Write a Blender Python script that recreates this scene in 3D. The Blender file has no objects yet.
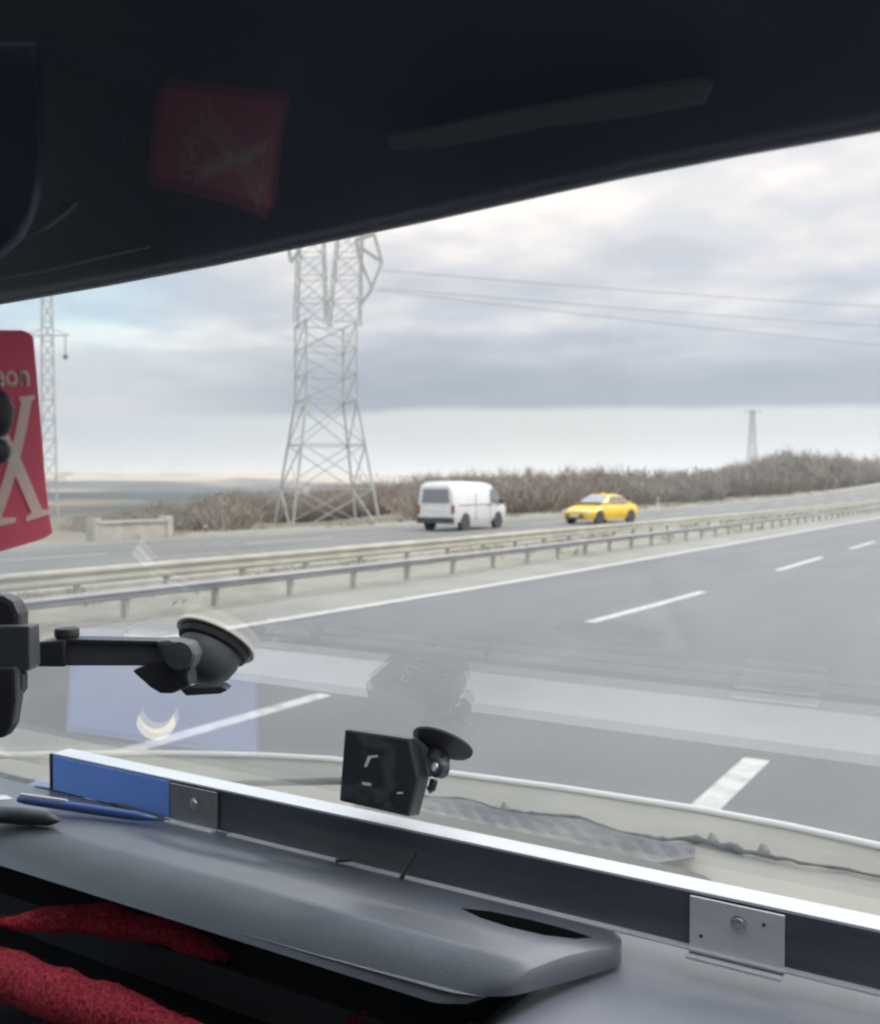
import bpy, bmesh, math, random
from mathutils import Vector, Matrix, noise
R = math.radians
random.seed(7)
scene = bpy.context.scene
COL = scene.collection

# ------------------------------------------------------------------ camera, sky, sun, exposure
H0 = 1.85
C0 = Vector((0, 0, H0))
YAW, PITCH, F = R(31.4), math.atan(0.026), 1000.0
cam_d = bpy.data.cameras.new('camera'); cam = bpy.data.objects.new('camera', cam_d); COL.objects.link(cam)
cam_d.sensor_fit = 'VERTICAL'; cam_d.sensor_height = 36; cam_d.lens = F / 1024 * 36
cam_d.clip_start = 0.02; cam_d.clip_end = 40000
cam.location = C0; cam.rotation_euler = (R(90) - PITCH, 0, YAW)
cam_d.dof.use_dof = True; cam_d.dof.focus_distance = .85; cam_d.dof.aperture_fstop = 11.0
scene.camera = cam

SUN_EL, SUN_AZ = R(38), R(40)       # azimuth measured clockwise from +Y (forward), so front right
world = bpy.data.worlds.new('World'); scene.world = world; world.use_nodes = True
def build_sky():
    nt = world.node_tree; nt.nodes.clear()
    N, L = nt.nodes.new, nt.links.new
    out = N('ShaderNodeOutputWorld'); bg = N('ShaderNodeBackground'); bg.inputs[1].default_value = 0.1
    L(bg.outputs[0], out.inputs[0])
    sky = N('ShaderNodeTexSky'); sky.sky_type = 'NISHITA'; sky.sun_disc = False
    sky.sun_elevation = SUN_EL; sky.sun_rotation = SUN_AZ; sky.air_density = 1.0; sky.dust_density = 2.0
    tc = N('ShaderNodeTexCoord'); sep = N('ShaderNodeSeparateXYZ'); L(tc.outputs['Generated'], sep.inputs[0])
    def math_(op, a, b=None, clamp=False):
        m = N('ShaderNodeMath'); m.operation = op; m.use_clamp = clamp
        for i, v in enumerate((a, b)):
            if v is None: continue
            if isinstance(v, (int, float)): m.inputs[i].default_value = v
            else: L(v, m.inputs[i])
        return m.outputs[0]
    X, Y, Z = sep.outputs
    Zc = math_('MAXIMUM', Z, 0.0)
    den = math_('ADD', Zc, 0.12)
    comb = N('ShaderNodeCombineXYZ'); L(math_('DIVIDE', X, den), comb.inputs[0]); L(math_('DIVIDE', Y, den), comb.inputs[1])
    def noi(vec, scale, det=5, rough=.55, off=(0, 0, 0), sc=(1, 1, 1)):
        mp = N('ShaderNodeMapping'); mp.inputs[1].default_value = off; mp.inputs[3].default_value = sc; L(vec, mp.inputs[0])
        n = N('ShaderNodeTexNoise'); n.inputs['Scale'].default_value = scale; n.inputs['Detail'].default_value = det
        n.inputs['Roughness'].default_value = rough; L(mp.outputs[0], n.inputs[0]); return n.outputs[0]
    puffs = noi(comb.outputs[0], 1.9, 7, .5, (3.1, 1.7, 0))
    wav = noi(tc.outputs['Generated'], 2.2, 4, .5, (0.4, 2.3, 0), (1, 1, 3.0))
    az0 = None
    # elevation with a wavy offset
    wsmall = math_('MULTIPLY', math_('SUBTRACT', wav, 0.5), math_('ADD', math_('MULTIPLY', Zc, 0.35), 0.012))
    el = math_('ADD', Zc, wsmall)
    base = N('ShaderNodeValToRGB'); L(el, base.inputs[0]); cr = base.color_ramp
    def ramp(cr, pts):
        while len(cr.elements) > 1: cr.elements.remove(cr.elements[-1])
        cr.elements[0].position, cr.elements[0].color = pts[0][0], (*pts[0][1], 1)
        for p, c in pts[1:]:
            e = cr.elements.new(p); e.color = (*c, 1)
    ramp(cr, [(0.0, (5.1, 5.4, 5.9)), (0.022, (5.2, 5.5, 5.8)), (0.05, (5.2, 5.5, 5.6)), (0.072, (5.4, 5.8, 5.9)),
              (0.076, (1.95, 2.45, 3.35)), (0.10, (2.5, 3.0, 3.85)), (0.15, (5.2, 5.4, 6.1)), (0.22, (6.9, 6.8, 7.1)),
              (0.35, (8.6, 8.4, 8.5)), (0.6, (21, 21, 21.6)), (1.0, (33, 33, 34))])
    # brighter ramp without the dark band, used where the band thins out (left of view)
    b2 = N('ShaderNodeValToRGB'); L(el, b2.inputs[0])
    ramp(b2.color_ramp, [(0.0, (5.1, 5.5, 6.0)), (0.025, (5.3, 5.8, 6.5)), (0.055, (5.0, 5.7, 6.7)), (0.085, (5.9, 6.2, 6.7)),
                         (0.098, (5.3, 5.8, 6.5)), (0.13, (7.1, 7.3, 7.6)), (0.16, (7.8, 7.8, 8.0)), (0.19, (7.6, 7.7, 8.0)), (0.25, (7.2, 7.2, 7.5)), (0.6, (21, 21, 21.6)), (1.0, (33, 33, 34))])
    # azimuth weight: X/Y direction turning towards the left
    az = math_('ARCTAN2', math_('MULTIPLY', X, -1), Y)      # radians left of forward
    wl = math_('MULTIPLY', math_('SUBTRACT', az, R(37)), 1 / R(13), True)
    mix = N('ShaderNodeMix'); mix.data_type = 'RGBA'; L(wl, mix.inputs[0]); L(base.outputs[0], mix.inputs[6]); L(b2.outputs[0], mix.inputs[7])
    # an opening of blue sky far to the left
    wb = math_('MULTIPLY', math_('SUBTRACT', az, R(43)), 1 / R(7), True)
    we = math_('MULTIPLY', math_('SUBTRACT', el, 0.118), 22, True)
    mb = N('ShaderNodeMix'); mb.data_type = 'RGBA'; L(math_('MULTIPLY', math_('MULTIPLY', wb, we), .85), mb.inputs[0])
    L(mix.outputs[2], mb.inputs[6]); mb.inputs[7].default_value = (5.0, 6.9, 8.0, 1); mix = mb
    # puffs brighten and darken the upper clouds
    pf = N('ShaderNodeValToRGB'); L(puffs, pf.inputs[0])
    ramp(pf.color_ramp, [(0.36, (0.72, 0.77, 0.84)), (0.47, (.88, .91, .95)), (0.54, (1.03, 1.02, 1.01)), (0.63, (1.26, 1.22, 1.17))])
    up = math_('MULTIPLY', math_('SUBTRACT', Zc, 0.075), 14, True)
    mul = N('ShaderNodeMix'); mul.data_type = 'RGBA'; mul.blend_type = 'MULTIPLY'
    L(up, mul.inputs[0]); L(mix.outputs[2], mul.inputs[6]); L(pf.outputs[0], mul.inputs[7])
    fin = N('ShaderNodeMix'); fin.data_type = 'RGBA'; fin.inputs[0].default_value = 0.94
    L(sky.outputs[0], fin.inputs[6]); L(mul.outputs[2], fin.inputs[7])
    L(fin.outputs[2], bg.inputs[0])
build_sky()
sun_d = bpy.data.lights.new('sun', 'SUN'); sun = bpy.data.objects.new('sun', sun_d); COL.objects.link(sun)
sun_d.energy = 1.0; sun_d.angle = R(14); sun_d.color = (1, .96, .9)
sun.rotation_euler = (R(90) - SUN_EL, 0, -SUN_AZ + math.pi)   # light comes from front right
sun.rotation_euler = Vector((math.sin(SUN_AZ) * math.cos(SUN_EL), math.cos(SUN_AZ) * math.cos(SUN_EL), math.sin(SUN_EL))).to_track_quat('Z', 'Y').to_euler()
scene.view_settings.view_transform = 'Standard'; scene.view_settings.look = 'None'
scene.view_settings.exposure = 0.43; scene.view_settings.gamma = 1.0
scene.render.engine = 'CYCLES'
scene.cycles.max_bounces = 10; scene.cycles.transparent_max_bounces = 24; scene.cycles.volume_bounces = 1
scene.cycles.pixel_filter_type = 'GAUSSIAN'; scene.cycles.filter_width = 2.6

# ------------------------------------------------------------------ geometry helpers
AX = Vector((-math.sin(YAW) * math.cos(PITCH), math.cos(YAW) * math.cos(PITCH), -math.sin(PITCH)))
RT = Vector((math.cos(YAW), math.sin(YAW), 0)); UP = RT.cross(AX)
def ray(x, y): return AX + RT * ((x - 440) / F) + UP * ((512 - y) / F)
def at(x, y, t): return C0 + ray(x, y) * t
def atz(x, y, zrel):                # point on the level zrel (relative to the camera height)
    d = ray(x, y); return C0 + d * (zrel / d.z)
def aty(x, y, Y):                   # point on the upright cross plane Y
    d = ray(x, y); return C0 + d * (Y / d.y)
GN = Vector((0, math.sin(R(40)), math.cos(R(40)))); GC = 0.327        # windscreen plane, from the camera point
def glass_at(x, y, off=0.0):
    d = ray(x, y); return C0 + d * ((GC - off) / d.dot(GN))

def finish(o, label=None, cat=None, group=None, kind=None):
    for k, v in (('label', label), ('category', cat), ('group', group), ('kind', kind)):
        if v: o[k] = v
    return o
def thing(name, label, cat, loc=(0, 0, 0), group=None, rz=0):
    o = bpy.data.objects.new(name, None); COL.objects.link(o); o.location = loc; o.rotation_euler = (0, 0, rz)
    o.empty_display_size = .1
    return finish(o, label, cat, group)
def root_of(o):
    while o.parent: o = o.parent
    return o
def obj(name, bm, mat, parent=None, smooth=False, local=False, label=None, bevel=0, auto=None):
    me = bpy.data.meshes.new(name)
    if bevel:
        bmesh.ops.bevel(bm, geom=[e for e in bm.edges], offset=bevel, segments=2, profile=.6, affect='EDGES', clamp_overlap=True)
    bmesh.ops.recalc_face_normals(bm, faces=bm.faces[:])
    if parent is not None and not local:
        bmesh.ops.translate(bm, verts=bm.verts[:], vec=-Vector(root_of(parent).location))
    bm.to_mesh(me); bm.free()
    o = bpy.data.objects.new(name, me); COL.objects.link(o)
    for m in (mat if isinstance(mat, (list, tuple)) else [mat]): me.materials.append(m)
    if smooth or auto:
        for p in me.polygons: p.use_smooth = True
        if auto: me.set_sharp_from_angle(angle=R(auto))
    if parent is not None: o.parent = parent
    if label: o['label'] = label
    return o
def NB(): return bmesh.new()
def box(bm, c, s, rot=None):
    g = bmesh.ops.create_cube(bm, size=1); M = Matrix.Translation(Vector(c)) @ (rot or Matrix()) @ Matrix.Diagonal((*s, 1))
    bmesh.ops.transform(bm, matrix=M, verts=g['verts']); return g['verts']
def poly_prism(bm, pts, vec):
    a = [bm.verts.new(p) for p in pts]; b = [bm.verts.new(Vector(p) + Vector(vec)) for p in pts]
    n = len(a); bm.faces.new(a); bm.faces.new(b[::-1])
    for i in range(n): bm.faces.new((a[i], b[i], b[(i + 1) % n], a[(i + 1) % n]))
def frame_of(d):
    d = d.normalized(); u = d.cross(Vector((0, 0, 1)))
    if u.length < 1e-3: u = d.cross(Vector((0, 1, 0)))
    u.normalize(); return u, u.cross(d)
def tube(bm, pts, r, n=8, cap=True):
    pts = [Vector(p) for p in pts]; rings = []
    for i, p in enumerate(pts):
        d = (pts[min(i + 1, len(pts) - 1)] - pts[max(i - 1, 0)]); u, v = frame_of(d)
        rr = r[i] if isinstance(r, (list, tuple)) else r
        rings.append([bm.verts.new(p + (u * math.cos(2 * math.pi * k / n) + v * math.sin(2 * math.pi * k / n)) * rr) for k in range(n)])
    for a, b in zip(rings, rings[1:]):
        for k in range(n): bm.faces.new((a[k], a[(k + 1) % n], b[(k + 1) % n], b[k]))
    if cap: bm.faces.new(rings[0][::-1]); bm.faces.new(rings[-1])
def lathe(bm, prof, base, axis, n=32):          # prof: list of (radius, height along axis)
    axis = Vector(axis).normalized(); u, v = frame_of(axis); rings = []
    for r, h in prof:
        if r < 1e-6: rings.append([bm.verts.new(base + axis * h)])
        else: rings.append([bm.verts.new(base + axis * h + (u * math.cos(2 * math.pi * k / n) + v * math.sin(2 * math.pi * k / n)) * r) for k in range(n)])
    for a, b in zip(rings, rings[1:]):
        for k in range(n):
            f = [a[k % len(a)], a[(k + 1) % len(a)], b[(k + 1) % len(b)], b[k % len(b)]]
            f2 = []
            for q in f:
                if q not in f2: f2.append(q)
            if len(f2) > 2: bm.faces.new(f2)
    for rg, fl in ((rings[0], True), (rings[-1], False)):
        if len(rg) > 1: bm.faces.new(rg[::-1] if fl else rg)
def grid(bm, rows):                              # rows of points -> sheet
    V = [[bm.verts.new(p) for p in r] for r in rows]
    for a, b in zip(V, V[1:]):
        for i in range(len(a) - 1): bm.faces.new((a[i], a[i + 1], b[i + 1], b[i]))
    return V
def thick_grid(bm, rows, vec):
    a = grid(bm, rows); vec = Vector(vec); b = grid(bm, [[Vector(p) + vec for p in r] for r in rows])
    def wall(p, q):
        for i in range(len(p) - 1): bm.faces.new((p[i], q[i], q[i + 1], p[i + 1]))
    wall(a[0], b[0]); wall(a[-1], b[-1]); wall([r[0] for r in a], [r[0] for r in b]); wall([r[-1] for r in a], [r[-1] for r in b])
def extrude_profile(bm, prof, x0, x1):           # prof: (y, z) list closed, extruded along X; z relative to camera
    poly_prism(bm, [(x0, y, H0 + z) for y, z in prof], (x1 - x0, 0, 0))
def bar(bm, a, b, w):
    a, b = Vector(a), Vector(b); u, v = frame_of(b - a); w *= .5
    A = [bm.verts.new(a + (u * i + v * j) * w) for i, j in ((-1, -1), (1, -1), (1, 1), (-1, 1))]
    B = [bm.verts.new(b + (u * i + v * j) * w) for i, j in ((-1, -1), (1, -1), (1, 1), (-1, 1))]
    for k in range(4): bm.faces.new((A[k], A[(k + 1) % 4], B[(k + 1) % 4], B[k]))
    bm.faces.new(A[::-1]); bm.faces.new(B)

# ------------------------------------------------------------------ materials
def mat(name, col, rough=.6, metal=0, var=None, vscale=8, bump=0, bscale=60, spec=.5, coat=0, det=5, lo=.35, hi=.65, sc=None, sheen=0):
    m = bpy.data.materials.new(name); m.use_nodes = True; nt = m.node_tree; b = nt.nodes['Principled BSDF']
    b.inputs['Base Color'].default_value = (*col, 1); b.inputs['Roughness'].default_value = rough
    b.inputs['Metallic'].default_value = metal; b.inputs['Specular IOR Level'].default_value = spec
    b.inputs['Coat Weight'].default_value = coat
    if sheen: b.inputs['Sheen Weight'].default_value = sheen; b.inputs['Sheen Tint'].default_value = (*[min(1, c * 2) for c in col], 1)
    g = nt.nodes.new('ShaderNodeNewGeometry')
    src = g.outputs['Position']
    if sc:
        mp = nt.nodes.new('ShaderNodeMapping'); mp.inputs[3].default_value = sc; nt.links.new(src, mp.inputs[0]); src = mp.outputs[0]
    if var:
        n = nt.nodes.new('ShaderNodeTexNoise'); n.inputs['Scale'].default_value = vscale; n.inputs['Detail'].default_value = det
        nt.links.new(src, n.inputs[0])
        r = nt.nodes.new('ShaderNodeValToRGB'); r.color_ramp.elements[0].position = lo; r.color_ramp.elements[1].position = hi
        r.color_ramp.elements[0].color = (*col, 1); r.color_ramp.elements[1].color = (*var, 1)
        nt.links.new(n.outputs[0], r.inputs[0]); nt.links.new(r.outputs[0], b.inputs['Base Color'])
    if bump:
        n = nt.nodes.new('ShaderNodeTexNoise'); n.inputs['Scale'].default_value = bscale; n.inputs['Detail'].default_value = 3
        nt.links.new(src, n.inputs[0]); bp = nt.nodes.new('ShaderNodeBump'); bp.inputs['Strength'].default_value = bump
        bp.inputs['Distance'].default_value = 1.0 / bscale
        nt.links.new(n.outputs[0], bp.inputs['Height']); nt.links.new(bp.outputs[0], b.inputs['Normal'])
    return m
def glass_mat(name, tint=(.985, .98, .962), gain=1.0):
    m = bpy.data.materials.new(name); m.use_nodes = True; nt = m.node_tree; nt.nodes.clear()
    N, L = nt.nodes.new, nt.links.new
    out = N('ShaderNodeOutputMaterial'); mx = N('ShaderNodeMixShader'); tr = N('ShaderNodeBsdfTransparent'); gl = N('ShaderNodeBsdfGlossy')
    tr.inputs[0].default_value = (*tint, 1); gl.inputs['Roughness'].default_value = 0.0; gl.inputs[0].default_value = (1, 1, 1, 1)
    g = N('ShaderNodeNewGeometry'); dt = N('ShaderNodeVectorMath'); dt.operation = 'DOT_PRODUCT'
    L(g.outputs['Incoming'], dt.inputs[0]); L(g.outputs['Normal'], dt.inputs[1])
    ab = N('ShaderNodeMath'); ab.operation = 'ABSOLUTE'; L(dt.outputs['Value'], ab.inputs[0])
    om = N('ShaderNodeMath'); om.operation = 'SUBTRACT'; om.inputs[0].default_value = 1; L(ab.outputs[0], om.inputs[1])
    pw = N('ShaderNodeMath'); pw.operation = 'POWER'; pw.inputs[1].default_value = 5; L(om.outputs[0], pw.inputs[0])
    ma = N('ShaderNodeMath'); ma.operation = 'MULTIPLY_ADD'; ma.inputs[1].default_value = .96 * gain; ma.inputs[2].default_value = .04 * gain; ma.use_clamp = True
    L(pw.outputs[0], ma.inputs[0]); L(ma.outputs[0], mx.inputs[0]); L(tr.outputs[0], mx.inputs[1]); L(gl.outputs[0], mx.inputs[2]); L(mx.outputs[0], out.inputs[0])
    return m
M = {}
M['asphalt'] = mat('asphalt', (.148, .150, .156), .9, var=(.172, .174, .178), vscale=.9, bump=.25, bscale=40, det=8, sc=(1, .25, 1))
M['asphalt_far'] = mat('asphalt_worn', (.150, .147, .142), .9, var=(.20, .196, .186), vscale=.7, det=6, sc=(1, .2, 1))
M['shoulder'] = mat('shoulder', (.235, .23, .21), .95, var=(.30, .29, .262), vscale=.8, bump=.3, bscale=30, det=8)
M['median'] = mat('median_soil', (.235, .225, .19), .95, var=(.31, .295, .25), vscale=1.2, bump=.4, bscale=14, det=8)
M['paint'] = mat('road_paint', (.52, .52, .50), .8, var=(.30, .30, .295), vscale=7, lo=.45, hi=.78)
M['galv'] = mat('galvanised', (.27, .275, .29), .55, .3, var=(.34, .34, .34), vscale=2)
M['galv_pale'] = mat('galvanised_pale', (.46, .445, .37), .6, .1, var=(.36, .35, .30), vscale=1.5)
M['post'] = mat('post_steel', (.36, .35, .32), .6, .2, var=(.46, .44, .39), vscale=3)
M['concrete'] = mat('concrete', (.42, .40, .35), .9, var=(.52, .49, .43), vscale=2.5)
M['pylon'] = mat('pylon_steel', (.40, .42, .42), .6, .2, var=(.5, .51, .50), vscale=.6)
M['wire'] = mat('wire', (.26, .27, .29), .6)
M['insul'] = mat('insulator', (.12, .14, .14), .3)
M['twig'] = mat('twigs', (.24, .205, .175), .95, var=(.35, .30, .25), vscale=.12, det=3)
M['twig2'] = mat('twigs_olive', (.21, .20, .165), .95, var=(.31, .285, .25), vscale=.15, det=3)
M['trunk'] = mat('bark', (.13, .11, .09), .95, var=(.2, .17, .14), vscale=4)
M['van_white'] = mat('van_paint', (.76, .77, .78), .35, coat=.3, var=(.68, .69, .69), vscale=2)
M['taxi_yellow'] = mat('taxi_paint', (.86, .56, .03), .35, coat=.3, var=(.80, .50, .03), vscale=2)
M['car_glass'] = mat('car_glass', (.17, .19, .21), .08, spec=.9)
M['car_glass_l'] = mat('car_glass_bright', (.22, .26, .30), .08, spec=.9)
M['tyre'] = mat('tyre', (.025, .025, .027), .85)
M['rim'] = mat('rim', (.45, .46, .47), .4, .6)
M['dark_trim'] = mat('dark_trim', (.05, .052, .055), .6)
M['red_lamp'] = mat('red_lamp', (.30, .05, .04), .3)
M['head_lamp'] = mat('head_lamp', (.75, .76, .72), .15)
M['plate'] = mat('number_plate', (.75, .75, .72), .5)
M['dash'] = mat('dash_plastic', (.06, .067, .085), .33, var=(.09, .10, .122), vscale=9, bump=.3, bscale=900, spec=1.0, coat=.15)
M['dash2'] = mat('dash_hood', (.14, .152, .185), .42, var=(.17, .183, .218), vscale=8, bump=.3, bscale=900, spec=.8)
M['dash_dark'] = mat('dash_dark', (.045, .05, .058), .6, var=(.065, .07, .078), vscale=9, bump=.3, bscale=700)
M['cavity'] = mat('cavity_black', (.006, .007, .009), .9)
M['alu'] = mat('aluminium', (.60, .62, .66), .4, .3, var=(.52, .54, .58), vscale=30, sc=(.15, 1, 1))
M['alu_plate'] = mat('aluminium_plate', (.55, .56, .59), .5, .4, var=(.62, .63, .65), vscale=60, sc=(.3, 1, 1))
M['alu_face'] = mat('anodised_dark', (.055, .066, .09), .45, .2, var=(.10, .11, .125), vscale=22, sc=(.25, 1, 3), det=7)
M['steel'] = mat('screw_steel', (.5, .5, .5), .3, .9)
M['blue'] = mat('blue_plastic', (.15, .33, .86), .5, var=(.17, .35, .88), vscale=12)
M['blue_card'] = mat('blue_card', (.135, .175, .31), .6, var=(.15, .19, .32), vscale=6)
M['cream_print'] = mat('cream_print', (.85, .75, .62), .6)
M['black_pl'] = mat('black_plastic', (.028, .031, .038), .42, var=(.036, .04, .048), vscale=20, spec=.5)
M['grey_pl'] = mat('grey_plastic', (.06, .067, .08), .42, var=(.075, .082, .095), vscale=20, spec=.5)
M['rubber'] = mat('rubber', (.03, .033, .038), .55)
M['pad'] = mat('clear_pad', (.42, .42, .34), .3)
M['screen'] = mat('screen_black', (.022, .026, .034), .07, spec=1.0, var=(.05, .056, .068), vscale=38, lo=.5, hi=.6)
M['white_pr'] = mat('white_print', (.5, .5, .52), .5)
M['flag'] = mat('red_cloth', (.88, .24, .34), .85, var=(.82, .21, .30), vscale=25, bump=.25, bscale=900, sheen=.2)
M['flag_w'] = mat('cream_cloth', (.95, .90, .86), .85, var=(.93, .87, .82), vscale=60)
M['plush'] = mat('red_plush', (.50, .04, .065), .95, var=(.14, .007, .013), vscale=300, sheen=.3)
M['bonnet'] = mat('bonnet_cream', (.21, .21, .185), .5, var=(.25, .248, .22), vscale=7, det=7)
M['bonnet_lip'] = mat('bonnet_lip', (.62, .62, .60), .35, coat=.4)
M['seal'] = mat('black_sealant', (.055, .058, .062), .7, var=(.13, .135, .135), vscale=45, bump=.5, bscale=150)
M['film'] = mat('wet_film', (.05, .062, .08), .4, var=(.14, .15, .155), vscale=10, bump=.15, bscale=70)
M['visor'] = mat('visor_smoke', (.026, .038, .064), .5, var=(.046, .064, .100), vscale=5, spec=.3)
M['visor_rim'] = mat('visor_rim', (.12, .14, .17), .5)
M['lining'] = mat('cab_lining', (.24, .24, .235), .9)
M['floor_mat'] = mat('floor_mat', (.03, .031, .034), .9)
M['windscreen'] = glass_mat('windscreen_glass', gain=1.15)
def translucent_cloth(m, w=.6):
    nt = m.node_tree; b = nt.nodes['Principled BSDF']; out = nt.nodes['Material Output']
    t = nt.nodes.new('ShaderNodeBsdfTranslucent'); mx = nt.nodes.new('ShaderNodeMixShader'); mx.inputs[0].default_value = w
    nt.links.new(b.inputs['Base Color'].links[0].from_socket, t.inputs[0])
    nt.links.new(b.outputs[0], mx.inputs[1]); nt.links.new(t.outputs[0], mx.inputs[2]); nt.links.new(mx.outputs[0], out.inputs[0])
translucent_cloth(M['flag']); translucent_cloth(M['flag_w'])

def zr(Y):                      # height of the carriageway along the route
    return 0.0 if Y < 70 else 2.0 * ((min(Y, 420) - 70) / 125) ** 1.6
YS = [-40 + 4 * i for i in range(28)] + [72 + 8 * i for i in range(60)]
def xo(Y):                      # the route drifts gently to the right ahead
    t = [(8, 0), (12, .13), (15, .25), (20, .37), (36, .5), (62, .7), (900, .7)]
    if Y <= 8: return 0
    for (a, p), (b, q) in zip(t, t[1:]):
        if Y <= b: return p + (q - p) * (Y - a) / (b - a)
    return .7
def strip(bm, x0, x1, dz, ys=YS):
    grid(bm, [[(x0 + xo(y), y, zr(y) + dz), (x1 + xo(y), y, zr(y) + dz)] for y in ys])

# ------------------------------------------------------------------ terrain
TL = [(0, -.4), (60, -.9), (90, -1.5), (150, -3.0), (220, -4.5), (420, -6.3), (800, -5.8), (1500, -1), (2600, 14), (3600, 30), (5200, 66), (8000, 70), (14000, 40)]
TR = [(0, -.3), (60, -.2), (100, 0), (150, .6), (220, 1.5), (420, 2), (800, 3), (1500, 8), (2600, 16), (3600, 25), (5200, 45), (8000, 45), (14000, 40)]
def lerp_tab(t, r):
    for (a, za), (b, zb) in zip(t, t[1:]):
        if r <= b: return za + (zb - za) * (r - a) / (b - a)
    return t[-1][1]
def sstep(a, b, x):
    t = max(0, min(1, (x - a) / (b - a))); return t * t * (3 - 2 * t)
def ground_z(x, y):
    r = math.hypot(x, y); D = -x
    b = math.degrees(math.atan2(D, y))
    w = sstep(28, 40, b)
    z = lerp_tab(TL, r) * w + lerp_tab(TR, r) * (1 - w)
    z += (1 - sstep(11, 20, b)) * sstep(110, 175, y) * sstep(31, 48, D) * 3.2      # bank on the right
    k = sstep(120, 1500, r)
    z += k * noise.noise(Vector((x / 420, y / 420, 0))) * min(r * .0045, 22) + k * noise.noise(Vector((x / 1300, y / 1300, 3))) * min(r * .004, 22)
    z += noise.noise(Vector((x / 9, y / 9, 5))) * .18
    inside = (1 - sstep(27.5, 33, D)) if D > 0 else (1 - sstep(10, 30, -D))
    return z * (1 - inside) + (zr(y) - .35) * inside
M['ground'] = mat('ground_mix', (.16, .145, .10), .95, var=(.24, .21, .16), vscale=.05, det=9)
def ground_material():
    m = M['ground']; nt = m.node_tree; N, L = nt.nodes.new, nt.links.new
    b = nt.nodes['Principled BSDF']; old = b.inputs['Base Color'].links[0].from_socket
    g = N('ShaderNodeNewGeometry'); sp = N('ShaderNodeVectorMath'); sp.operation = 'LENGTH'; L(g.outputs['Position'], sp.inputs[0])
    mr = N('ShaderNodeMapRange'); mr.inputs[1].default_value = 180; mr.inputs[2].default_value = 320; L(sp.outputs['Value'], mr.inputs[0])
    n = N('ShaderNodeTexNoise'); n.inputs['Scale'].default_value = .0022; n.inputs['Detail'].default_value = 6; L(g.outputs['Position'], n.inputs[0])
    r = N('ShaderNodeValToRGB'); e = r.color_ramp.elements
    e[0].position = .44; e[0].color = (.035, .048, .048, 1); e[1].position = .60; e[1].color = (.50, .38, .25, 1)
    e2 = r.color_ramp.elements.new(.52); e2.color = (.075, .085, .07, 1)
    L(n.outputs[0], r.inputs[0])
    # plain of dark woods in the valley, open fields on the far rise
    mr2 = N('ShaderNodeMapRange'); mr2.inputs[1].default_value = 1500; mr2.inputs[2].default_value = 2700; mr2.inputs[3].default_value = -.07; mr2.inputs[4].default_value = .16
    L(sp.outputs['Value'], mr2.inputs[0]); ad = N('ShaderNodeMath'); ad.operation = 'ADD'; L(n.outputs[0], ad.inputs[0]); L(mr2.outputs[0], ad.inputs[1]); L(ad.outputs[0], r.inputs[0])
    mx = N('ShaderNodeMix'); mx.data_type = 'RGBA'; L(mr.outputs[0], mx.inputs[0]); L(old, mx.inputs[6]); L(r.outputs[0], mx.inputs[7]); L(mx.outputs[2], b.inputs['Base Color'])
ground_material()
def terrain():
    bm = NB(); rs = [1.5]
    while rs[-1] < 13500: rs.append(rs[-1] * (1.05 if rs[-1] < 250 else 1.065))
    nb = 300; rows = []
    # fine in the directions seen, coarse behind
    angs = [R(-20 + 100 * i / 260) for i in range(261)] + [R(80 + 260 * i / 40) for i in range(1, 41)]
    for r in rs:
        rows.append([(-r * math.sin(a), r * math.cos(a), ground_z(-r * math.sin(a), r * math.cos(a))) for a in angs])
    grid(bm, rows); bmesh.ops.remove_doubles(bm, verts=bm.verts[:], dist=1e-4)
    o = obj('ground', bm, M['ground'], smooth=True)
    return finish(o, kind='structure')
terrain()

def structure(name, bm, m): return finish(obj(name, bm, m), kind='structure')
bm = NB(); strip(bm, -9.75, 7.5, 0); structure('road', bm, M['asphalt'])
bm = NB(); strip(bm, 7.4, 10.5, -.006); structure('verge', bm, M['shoulder'])
bm = NB(); strip(bm, -10.9, -9.1, .004); structure('road_shoulder', bm, M['shoulder'])
bm = NB(); strip(bm, -14.6, -10.8, .010); structure('median', bm, M['median'])
bm = NB(); strip(bm, -26.8, -14.3, 0.0); structure('opposite_road', bm, M['asphalt_far'])
bm = NB(); strip(bm, -29.5, -26.7, -.006); structure('opposite_verge', bm, M['median'])
# kerb between the median and the opposite carriageway
bm = NB()
for a, b in zip(YS, YS[1:]):
    sx = xo(b) - xo(a)
    poly_prism(bm, [(-14.62 + xo(a), a, zr(a) - .1), (-14.44 + xo(a), a, zr(a) - .1), (-14.44 + xo(a), a, zr(a) + .1), (-14.62 + xo(a), a, zr(a) + .1)], (sx, b - a, zr(b) - zr(a)))
structure('median_kerb', bm, M['concrete'])
# painted lines
bm = NB(); strip(bm, -9.22, -8.98, .012); structure('edge_line_marking', bm, M['paint'])
bm = NB(); strip(bm, -26.0, -25.85, .004); structure('opposite_edge_marking', bm, M['paint'])
bm = NB(); strip(bm, -15.2, -15.05, .004); structure('opposite_inner_marking', bm, M['paint'])
def dash_marks(xc, w, spans, name, dz=.004):
    bm = NB()
    for a, b in spans:
        ys = [a + (b - a) * k / 4 for k in range(5)]
        grid(bm, [[(xc - w / 2 + xo(y), y, zr(y) + dz), (xc + w / 2 + xo(y), y, zr(y) + dz)] for y in ys])
    structure(name, bm, M['paint'])
far_spans = [(40.6 + 9.4 * i, 45.2 + 9.4 * i) for i in range(28)]
dash_marks(-5.47, .17, [(-7, -2.3), (2.3, 7.0), (12.6, 17.3), (22.5, 27.3), (31.3, 35.8)] + far_spans, 'lane_marking')
dash_marks(-1.67, .17, [(-7, -2.3), (2.1, 6.85), (12.5, 17.2), (22.4, 27.2), (31.3, 35.8)] + far_spans, 'middle_lane_marking')
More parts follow.
